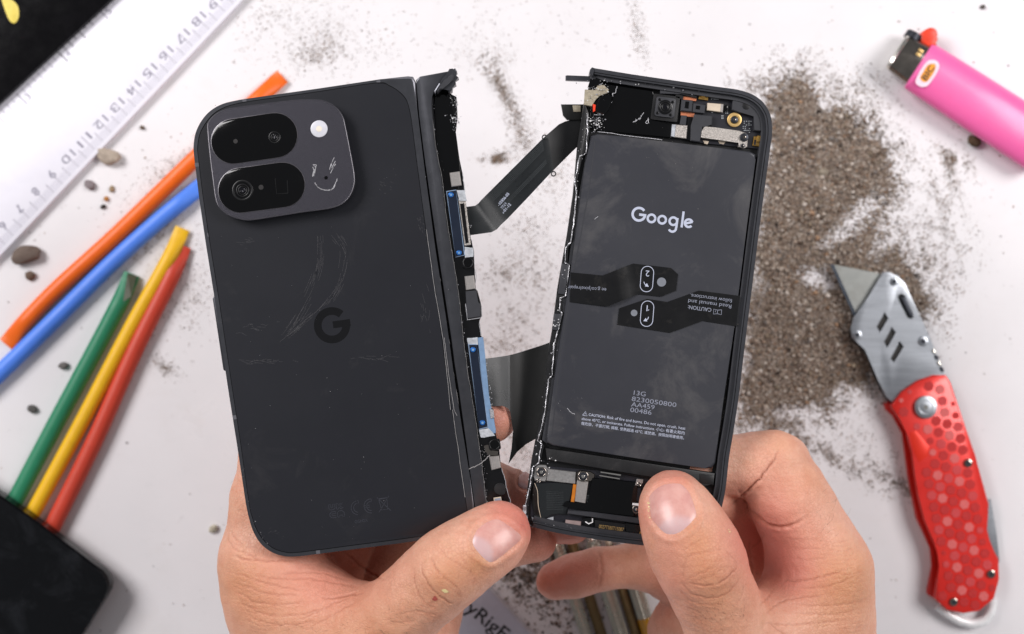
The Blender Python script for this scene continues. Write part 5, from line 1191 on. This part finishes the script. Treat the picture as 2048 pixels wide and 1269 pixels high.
e8('silver_slot', [(780, 288), (965, 315), (962, 330), (778, 300)], 110.2, 111.2, 'chrome_bright', 0.05); e8('silver_slot', [(772, 320), (955, 350), (953, 362), (770, 332)], 110.2, 111.2, 'chrome_bright', 0.05)
e8('contact_clip', [(1110, 355), (1168, 362), (1165, 390), (1140, 420), (1095, 415)], 110.2, 111.3, 'silver', 0.1); e8('contact_clip', [(1100, 430), (1150, 440), (1140, 560), (1090, 550)], 109.6, 110.6, 'dark_steel', 0.1); e8('contact_clip', [(1070, 575), (1135, 582), (1130, 605), (1068, 596)], 110.2, 111.3, 'ring_white', 0.1)
e8('speaker_bar', [(485, 640), (690, 658), (1160, 718), (1200, 724), (1195, 775), (690, 700), (478, 676)], 109.5, 112.0, 'grey_pl', 0.3)
e8('mauve_pad', [(462, 730), (602, 745), (598, 782), (456, 768)], 109.5, 110.8, 'pinkchip', 0.1)
stroke('u_clip', [Z8([(640, 745), (670, 765), (705, 750), (705, 715)])], 2.4, 111.0, M['ring_white'], RH)
e8('clip_seat', [(610, 715), (710, 705), (712, 775), (640, 790)], 109.5, 110.9, 'gloss_soft', 0.1)
e8('lower_module', [(720, 725), (1010, 765), (1000, 850), (730, 800)], 109.5, 110.6, 'black', 0.15); e8('lower_module', [(1000, 755), (1180, 780), (1170, 860), (1010, 850)], 109.5, 110.8, 'gloss_soft', 0.15)
p = Z8([(762, 802)])[0]; text('gold_lettering', '0027TS80T1S0B7', p[0], p[1], 110.65, 8, 50, M['goldring'], RH, fith=7)
e8('gold_contact', [(1135, 832), (1215, 842), (1210, 890), (1128, 880)], 109.5, 110.9, 'gold', 0.15); e8('gold_contact_gap', [(1150, 855), (1190, 860), (1186, 876), (1146, 870)], 110.85, 111.0, 'pcb', 0)
e8('clear_film', [(150, 700), (240, 730), (350, 700), (350, 752), (160, 742)], 109.5, 110.1, 'clear', 0.1)
dots = [(655 + 12 * i, 508 + 14 * j) for i in range(3) for j in range(5)]
for x_, y_ in dots: x, y = Z8([(x_, y_)])[0]; prism('tiny_component', rrect(x, y, 1.6, 1.2, 0.2, 7, 1), 109.5, 111.1 if y_ > 570 else 109.9, M['solder'], RH)
debris('metal_dust', along([(1174, 228), (1160, 313), (1150, 425), (1130, 526), (1120, 600), (1108, 690), (1097, 758), (1082, 860), (1066, 935), (1050, 1021)], 70, 4) + blob(1192, 245, 9, 90) + blob(1200, 180, 16, 50) + along([(1200, 160), (1300, 172), (1400, 185)], 16, 3) + along(Z8([(150, 770), (260, 775), (450, 800), (560, 830), (860, 875)]), 26, 2.2) + blob(1092, 925, 12, 12) + [Z7([(487, 492)])[0], Z7([(522, 494)])[0], Z7([(402, 580)])[0], Z7([(462, 628)])[0], Z7([(337, 520)])[0], Z7([(326, 537)])[0]] * 3, RH, 112.0, WHT, 0.10, 0.30)
debris('fine_dust', [(1180 + rnd.gauss(120, 90), rnd.uniform(290, 920)) for _ in range(0)] + along([(1240, 880), (1300, 895)], 60, 10) + along([(1300, 300), (1370, 340), (1420, 500)], 120, 26) + along([(1150, 700), (1130, 850)], 90, 10) + along([(1500, 330), (1470, 620), (1440, 860)], 120, 4) + along([(1250, 330), (1330, 520)], 100, 30), RH, 112.1, [lin((120, 116, 112)), lin((150, 146, 140)), lin((96, 94, 92))], 0.04, 0.10)
stroke('bright_fibre', [jag(catmull(Z7([(400, 580), (420, 605), (440, 622), (462, 628)]), 3, False), .4, 2), jag(Z6([(355, 235), (368, 218), (382, 210)]), .4, 3)], 1.0, 112.3, M['scratch'], RH)
# lower flex sheet
fx = [968, 985, 1003, 1015, 1020]; 
topy = [718, 716, 713.5, 711.5, 710.5]; boty = [812, 813, 812, 816, 823]
sheet('flex_sheet', [(x, y) for x, y in zip(fx, topy)], [(x + (9 if i == 0 else 4 if i == 1 else 0), y) for i, (x, y) in enumerate(zip(fx, boty))], [109.6, 108.0, 106.6, 106.0, 105.6], M['flex'], RH, 6)
f2 = [1020, 1028, 1040, 1054, 1070, 1085, 1106]; t2y = [710.5, 708.5, 705, 700.5, 695.5, 690.5, 683]; b2 = [(1020, 823), (1026, 862), (1030, 908), (1043, 897), (1052, 889), (1068, 880), (1090, 868)]
sheet('flex_sheet', [(x, y) for x, y in zip(f2, t2y)], b2, [105.6, 104.8, 103.8, 103.2, 103.2, 103.6, 104.6], M['flex_olive'], RH, 10, zcross=lambda a, t: -1.2 * t)
prism('flex_torn_tip', [(1026, 862), (1034, 905), (1029, 912), (1017, 928), (1023, 898)], 103.0, 103.2, M['flex_olive'], RH, 0)
# ---------------------------------------------------------------- loose grit
PAL = np.array((0.98, 0.93, 0.89)) * np.array([lin(c) for c in ((142, 126, 114), (166, 152, 140), (116, 100, 88), (186, 176, 166), (94, 80, 70), (150, 138, 122), (212, 206, 200), (128, 124, 122), (168, 140, 116), (70, 62, 58))])
PW = np.array([.14, .18, .09, .18, .05, .10, .09, .08, .07, .02]); PB = np.array([.12, .10, .16, .05, .10, .12, .02, .03, .26, .04])
def sample_region(n, parts):
    """parts: (cx, cy, rx, ry, rot, weight)"""
    w = np.array([p[5] for p in parts], float); w /= w.sum(); idx = rng.choice(len(parts), n, p=w); P = np.array([p[:5] for p in parts])[idx]
    g = rng.normal(size=(n, 2)); g *= (np.abs(rng.normal(1, 0.25, (n, 1)))); a = np.radians(P[:, 4])
    x = g[:, 0] * P[:, 2]; y = g[:, 1] * P[:, 3]
    return np.stack([P[:, 0] + x * np.cos(a) - y * np.sin(a), P[:, 1] + x * np.sin(a) + y * np.cos(a)], 1)
def clump(P, f, thr, seed):                               # keep points where a patchy field is high
    v = vnoise(np.concatenate([P, np.zeros((len(P), 1))], 1), f, seed) + 0.6 * vnoise(np.concatenate([P, np.zeros((len(P), 1))], 1), f * 2.7, seed + 1)
    return P[v + rng.normal(0, 0.6, len(P)) > thr]
OCT = np.array([(1, 0, 0), (-1, 0, 0), (0, 1, 0), (0, -1, 0), (0, 0, 1), (0, 0, -1)], float)
OF = np.array([(0, 2, 4), (2, 1, 4), (1, 3, 4), (3, 0, 4), (2, 0, 5), (1, 2, 5), (3, 1, 5), (0, 3, 5)])
def grains(name, label, P, smin_, smax, z, pal_w=None, spread=3.0):
    n = len(P); s = smin_ + (smax - smin_) * rng.random(n) ** spread
    zz = (z(P) if callable(z) else np.full(n, z)) + s * 0.45
    sc = (CAM_H - zz) / FPX; ctr = np.stack([(P[:, 0] - 1024) * sc, (634.5 - P[:, 1]) * sc, zz], 1)
    ax = rng.uniform(0.65, 1.35, (n, 3)) * s[:, None] * 0.62
    loc = OCT[None] * ax[:, None] * rng.uniform(0.75, 1.2, (n, 6, 1)) + rng.normal(0, 0.12, (n, 6, 3)) * s[:, None, None]
    a = rng.uniform(0, 6.28, n); b = rng.uniform(-0.8, 0.8, n); ca, sa, cb, sb = np.cos(a)[:, None], np.sin(a)[:, None], np.cos(b)[:, None], np.sin(b)[:, None]
    y = loc[..., 1] * cb - loc[..., 2] * sb; z2 = loc[..., 1] * sb + loc[..., 2] * cb; x = loc[..., 0]
    V = np.stack([x * ca - y * sa, x * sa + y * ca, z2], 2) + ctr[:, None]
    V[..., 2] = np.maximum(V[..., 2], 0.02)
    F = (np.arange(n)[:, None, None] * 6 + OF[None]).reshape(-1, 3)
    ci = rng.choice(len(PAL), n, p=pal_w); col = np.repeat(PAL[ci] * rng.uniform(0.75, 1.2, (n, 1)), 6, 0)
    o = bulk(name, V.reshape(-1, 3), F, M['grain'], None, False, 'stuff', np.clip(col, 0, 1)); o['label'] = label; o['category'] = 'grit'
    return o
# the heap beside the knife: a low rough mound, grains on top, thinning out at its border
HEAP = catmull([(1470, 830), (1490, 600), (1510, 420), (1528, 220), (1548, 166), (1586, 141), (1610, 146), (1636, 174), (1652, 202), (1700, 210), (1738, 242), (1766, 266), (1788, 300), (1796, 340), (1790, 400), (1772, 455), (1812, 480), (1846, 540), (1862, 610), (1840, 650), (1790, 700), (1752, 776), (1694, 787), (1661, 822), (1630, 830), (1583, 858), (1522, 858)], 4)
HOLES = [(1722, 428, 30, 11, -38), (1690, 462, 22, 7, -30), (1638, 556, 20, 12, 10), (1790, 470, 26, 9, -40), (1612, 832, 40, 12, 0)]
def fbm(P, f, seed):
    Q = np.concatenate([P, np.zeros((len(P), 1))], 1); return vnoise(Q, f, seed) + 0.55 * vnoise(Q, f * 2.3, seed + 1) + 0.3 * vnoise(Q, f * 5.1, seed + 2)
HA_ = np.array(HEAP + [HEAP[0]])
def heap_d(P):                                            # px inside the heap outline (negative outside), border made ragged
    d, _ = seg_dist(P, [tuple(q) for q in HA_]); x, y = P[:, 0], P[:, 1]; ins = np.zeros(len(P), bool)
    for (x1, y1), (x2, y2) in zip(HA_[:-1], HA_[1:]):
        c = (y1 > y) != (y2 > y); ins ^= c & (x < (x2 - x1) * (y - y1) / (y2 - y1 + 1e-9) + x1)
    d = np.where(ins, d, -d) + 11 * fbm(P, 1 / 60, 31)
    for cx, cy, rx, ry, rot in HOLES:
        a = math.radians(rot); dx = x - cx; dy = y - cy; r = np.sqrt(((dx * math.cos(a) + dy * math.sin(a)) / rx) ** 2 + ((-dx * math.sin(a) + dy * math.cos(a)) / ry) ** 2)
        d = np.minimum(d, (r - 1) * min(rx, ry) * 1.4)
    return d
def heap_h(P, d=None):
    d = heap_d(P) if d is None else d
    return np.clip((d - 22) / 70, -0.3, 1) * (1.5 + 0.6 * fbm(P, 1 / 70, 61)) + 0.16 * fbm(P, 1 / 18, 64) * (d > 18)
gx, gy = np.meshgrid(np.arange(1440, 1880, 2.0), np.arange(120, 890, 2.0), indexing='ij'); GPx = np.stack([gx.ravel(), gy.ravel()], 1)
gh = heap_h(GPx) + 0.10 * rng.normal(size=len(GPx)); nx_, ny_ = gx.shape
HVv = np.stack([(GPx[:, 0] - 1024) * CAM_H / FPX, (634.5 - GPx[:, 1]) * CAM_H / FPX, np.maximum(gh, -0.3)], 1)
ii = np.arange(nx_ * ny_).reshape(nx_, ny_); HF = np.stack([ii[:-1, :-1], ii[:-1, 1:], ii[1:, 1:], ii[1:, :-1]], -1).reshape(-1, 4)
HF = HF[(gh[HF] > 0.02).any(1)]
tone = np.clip(1.0 + 0.16 * fbm(GPx, 1 / 45, 77), 0.7, 1.35)[:, None]
hc = PAL[rng.choice(len(PAL), len(GPx), p=PW)] * rng.uniform(0.8, 1.15, (len(GPx), 1)) * tone
mo = bulk('dirt_mound', HVv, HF, M['grain'], None, False, 'stuff', np.clip(hc, 0, 1)); mo['label'] = 'low heap of grey brown grit beside the knife blade'; mo['category'] = 'dirt'
hz = lambda P: np.maximum(heap_h(P), 0.0)
def uni(n): return np.stack([rng.uniform(1440, 1930, n), rng.uniform(90, 930, n)], 1)
P = uni(150000); d = heap_d(P); keep = rng.random(len(P)) < np.clip((d + 26) / 52, 0, 1) ** 1.7; P = P[keep][:64000]
grains('dirt_grains', 'fine mixed grains covering the dirt heap', P, 0.26, 0.80, hz, pal_w=PW, spread=2.2)
P = uni(9000); d = heap_d(P); P = P[(d > 8)][:2100]
grains('coarse_grains', 'coarser pale and dark grains on top of the dirt heap', P, 0.7, 1.9, hz, pal_w=np.array([.10, .16, .05, .22, .04, .08, .18, .08, .05, .04]), spread=3.6)
P = uni(90000); d = heap_d(P); keep = rng.random(len(P)) < np.clip(1 - np.abs(d + 20) / 75, 0, 1) ** 2 * np.clip(0.5 + 0.6 * fbm(P, 1 / 35, 81), 0, 1); halo = P[keep][:14000]
trail = np.concatenate([sample_region(9000, [(1600, 884, 60, 10, 22, 1), (1690, 925, 70, 13, 24, 1.6), (1790, 968, 50, 15, 25, 1.4), (1560, 856, 40, 12, 0, 0.8), (1740, 890, 60, 30, 20, 0.5)]), sample_region(9000, [(1905, 318, 22, 14, 30, 1.2), (1895, 370, 22, 40, 10, 1.2), (1880, 440, 24, 40, 0, 1.0), (1830, 520, 40, 40, 0, 1), (1915, 500, 30, 40, 0, 0.7), (1860, 590, 20, 50, 20, 1.0)]), sample_region(3000, [(1690, 170, 40, 22, 0, 1), (1500, 170, 30, 14, 0, 1), (1740, 200, 26, 30, 0, 1)])])
trail = clump(trail, 1 / 38, 0.0, 44)
grains('loose_grit', 'thin grit scattered around the dirt heap', np.concatenate([halo, trail]), 0.15, 0.52, 0.0, pal_w=PB, spread=3.0)
spots = [(975, 120, 26, 14, 0, 1.2), (990, 155, 9, 24, -30, 1.4), (1012, 195, 9, 26, -25, 1.6), (1035, 240, 12, 30, -20, 1.5), (1050, 285, 18, 20, -20, 1.1), (985, 320, 15, 5, 0, 1.6), (1000, 312, 8, 6, 0, 0.8), (1110, 330, 18, 34, 10, 1.4), (1075, 370, 36, 36, 0, 0.9), (1060, 450, 36, 18, 0, 0.7), (1005, 548, 38, 22, 0, 1.8), (1080, 560, 20, 34, 0, 1.3), (1030, 640, 30, 28, 0, 1.6), (1000, 692, 40, 14, 0, 1.5), (1060, 500, 36, 36, 0, 1.1),
         (600, 80, 66, 40, 10, 1.8), (560, 30, 46, 26, 0, 0.8), (680, 60, 50, 36, 0, 1.0), (640, 112, 50, 12, -5, 1.5), (675, 95, 14, 18, 0, 0.7), (1275, 60, 10, 44, -12, 1.0), (1120, 60, 90, 50, 0, 0.3), (970, 80, 30, 40, 0, 0.6), (820, 90, 80, 30, 0, 0.3),
         (345, 335, 50, 16, -30, 1.2), (300, 480, 50, 10, -45, 1.8), (350, 545, 22, 46, 25, 2.4), (300, 650, 12, 60, 27, 1.8), (385, 600, 26, 44, 0, 1.0), (330, 735, 18, 9, 35, 0.9), (350, 420, 40, 10, -42, 1.4), (250, 400, 60, 40, 0, 0.3),
         (1060, 900, 30, 60, 0, 2.0), (1040, 860, 16, 40, 0, 1.8)]
sp = clump(sample_region(44000, spots), 1 / 26, -0.25, 50)
grains('loose_grit', 'fine brown grit sprinkled over the white table between and above the phone halves', sp, 0.10, 0.46, 0.0, pal_w=PB, spread=3.4)
low = clump(sample_region(5000, [(1090, 1120, 50, 34, 0, 1.6), (1060, 1160, 40, 24, 30, 1.4), (1140, 1100, 40, 40, 0, 1), (1080, 1200, 50, 40, 30, 0.7), (1130, 1240, 50, 40, 0, 0.35)]), 1 / 26, -0.5, 54)
grains('loose_grit', 'dark grit on the table below the two thumbs', low, 0.2, 1.25, 0.0, pal_w=np.array([.16, .08, .2, .04, .2, .08, .02, .06, .04, .12]), spread=3.2)
wide = np.stack([rng.uniform(0, 2048, 1500), rng.uniform(0, 1269, 1500)], 1)
grains('loose_grit', 'sparse tiny specks all over the white table', wide, 0.14, 0.7, 0.0, spread=5.0)

# pebbles
def pebble(px, py, rx, ry, rot, hz_, color, label, seed, bend=0.0):
    m = simple('pebble_stone', color, 0.85, vary=0.22, scale=900, bump=0.7, bscale=1400, spec=0.2)
    bm = bmesh.new(); bmesh.ops.create_icosphere(bm, subdivisions=4, radius=1)
    co = np.array([v.co[:] for v in bm.verts]); d = 1 + 0.16 * vnoise(co, 0.45, seed) + 0.07 * vnoise(co, 1.1, seed + 1) + 0.03 * vnoise(co, 2.6, seed + 2); co = co * d[:, None]
    s = S(0); a = math.radians(-rot); x = co[:, 0] * rx * s; y = co[:, 1] * ry * s + bend * ry * s * (co[:, 0] ** 2 - 0.4); z = np.maximum(co[:, 2] * hz_ + hz_ * 0.85, 0.02)
    c = W(px, py, 0)
    for v, X, Y, Zz in zip(bm.verts, x, y, z): v.co = ((c[0] + X * math.cos(a) - Y * math.sin(a)) * .001, (c[1] + X * math.sin(a) + Y * math.cos(a)) * .001, Zz * .001)
    me = bpy.data.meshes.new('pebble'); bm.to_mesh(me); bm.free()
    return tag(finish('pebble', me, m, None, True, 60), label, 'pebble', 'pebbles on the white table')
for a in ((56, 511, 30, 17, -22, 2.6, (112, 98, 90), 'dark brown kidney-shaped pebble beside the ruler', 1, -0.35),
          (219, 312, 25, 14, 14, 2.2, (172, 158, 144), 'pale tan pebble touching the ruler edge', 4, 0.3),
          (63, 552, 10, 9, 0, 1.4, (110, 92, 80), 'small round brown pebble below the kidney-shaped one', 7, 0), (181, 371, 12, 9, 20, 1.3, (134, 124, 126), 'greyish angular pebble between ruler and orange stick', 9, 0),
          (213, 398, 5, 5, 0, .8, (176, 122, 66), 'tiny rust-coloured pebble near the orange stick', 12, 0), (224, 379, 5, 7, 0, .7, (158, 138, 112), 'tiny sandy pebble beside the rust-coloured one', 13, 0), (207, 414, 6, 4, -30, .7, (62, 56, 54), 'tiny black pebble beside the rust-coloured one', 14, 0),
          (128, 732, 9, 7, 0, 1.1, (104, 100, 98), 'dark grey pebble left of the green stick, upper of two', 16, 0), (67, 818, 10, 8, 20, 1.2, (96, 94, 92), 'dark grey pebble left of the green stick, lower of two', 18, 0),
          (427, 1057, 9, 8, 0, 1.2, (186, 178, 160), 'cream pebble on bare table beside the wrist', 20, 0), (285, 256, 5, 4, 30, .8, (96, 80, 66), 'small brown pebble on bare table above the orange stick', 22, 0),
          (1645, 345, 11, 9, 0, 1.6, (140, 130, 116), 'rounded grey pebble on top of the dirt heap', 24, 0), (1965, 15, 5, 4, 0, .8, (90, 84, 80), 'single dark speck of stone near the frame corner above the lighter', 26, 0), (1946, 285, 14, 10, 30, 2.0, (88, 72, 56), 'brown crumb half hidden under the pink lighter', 28, 0)):
    pebble(*a)
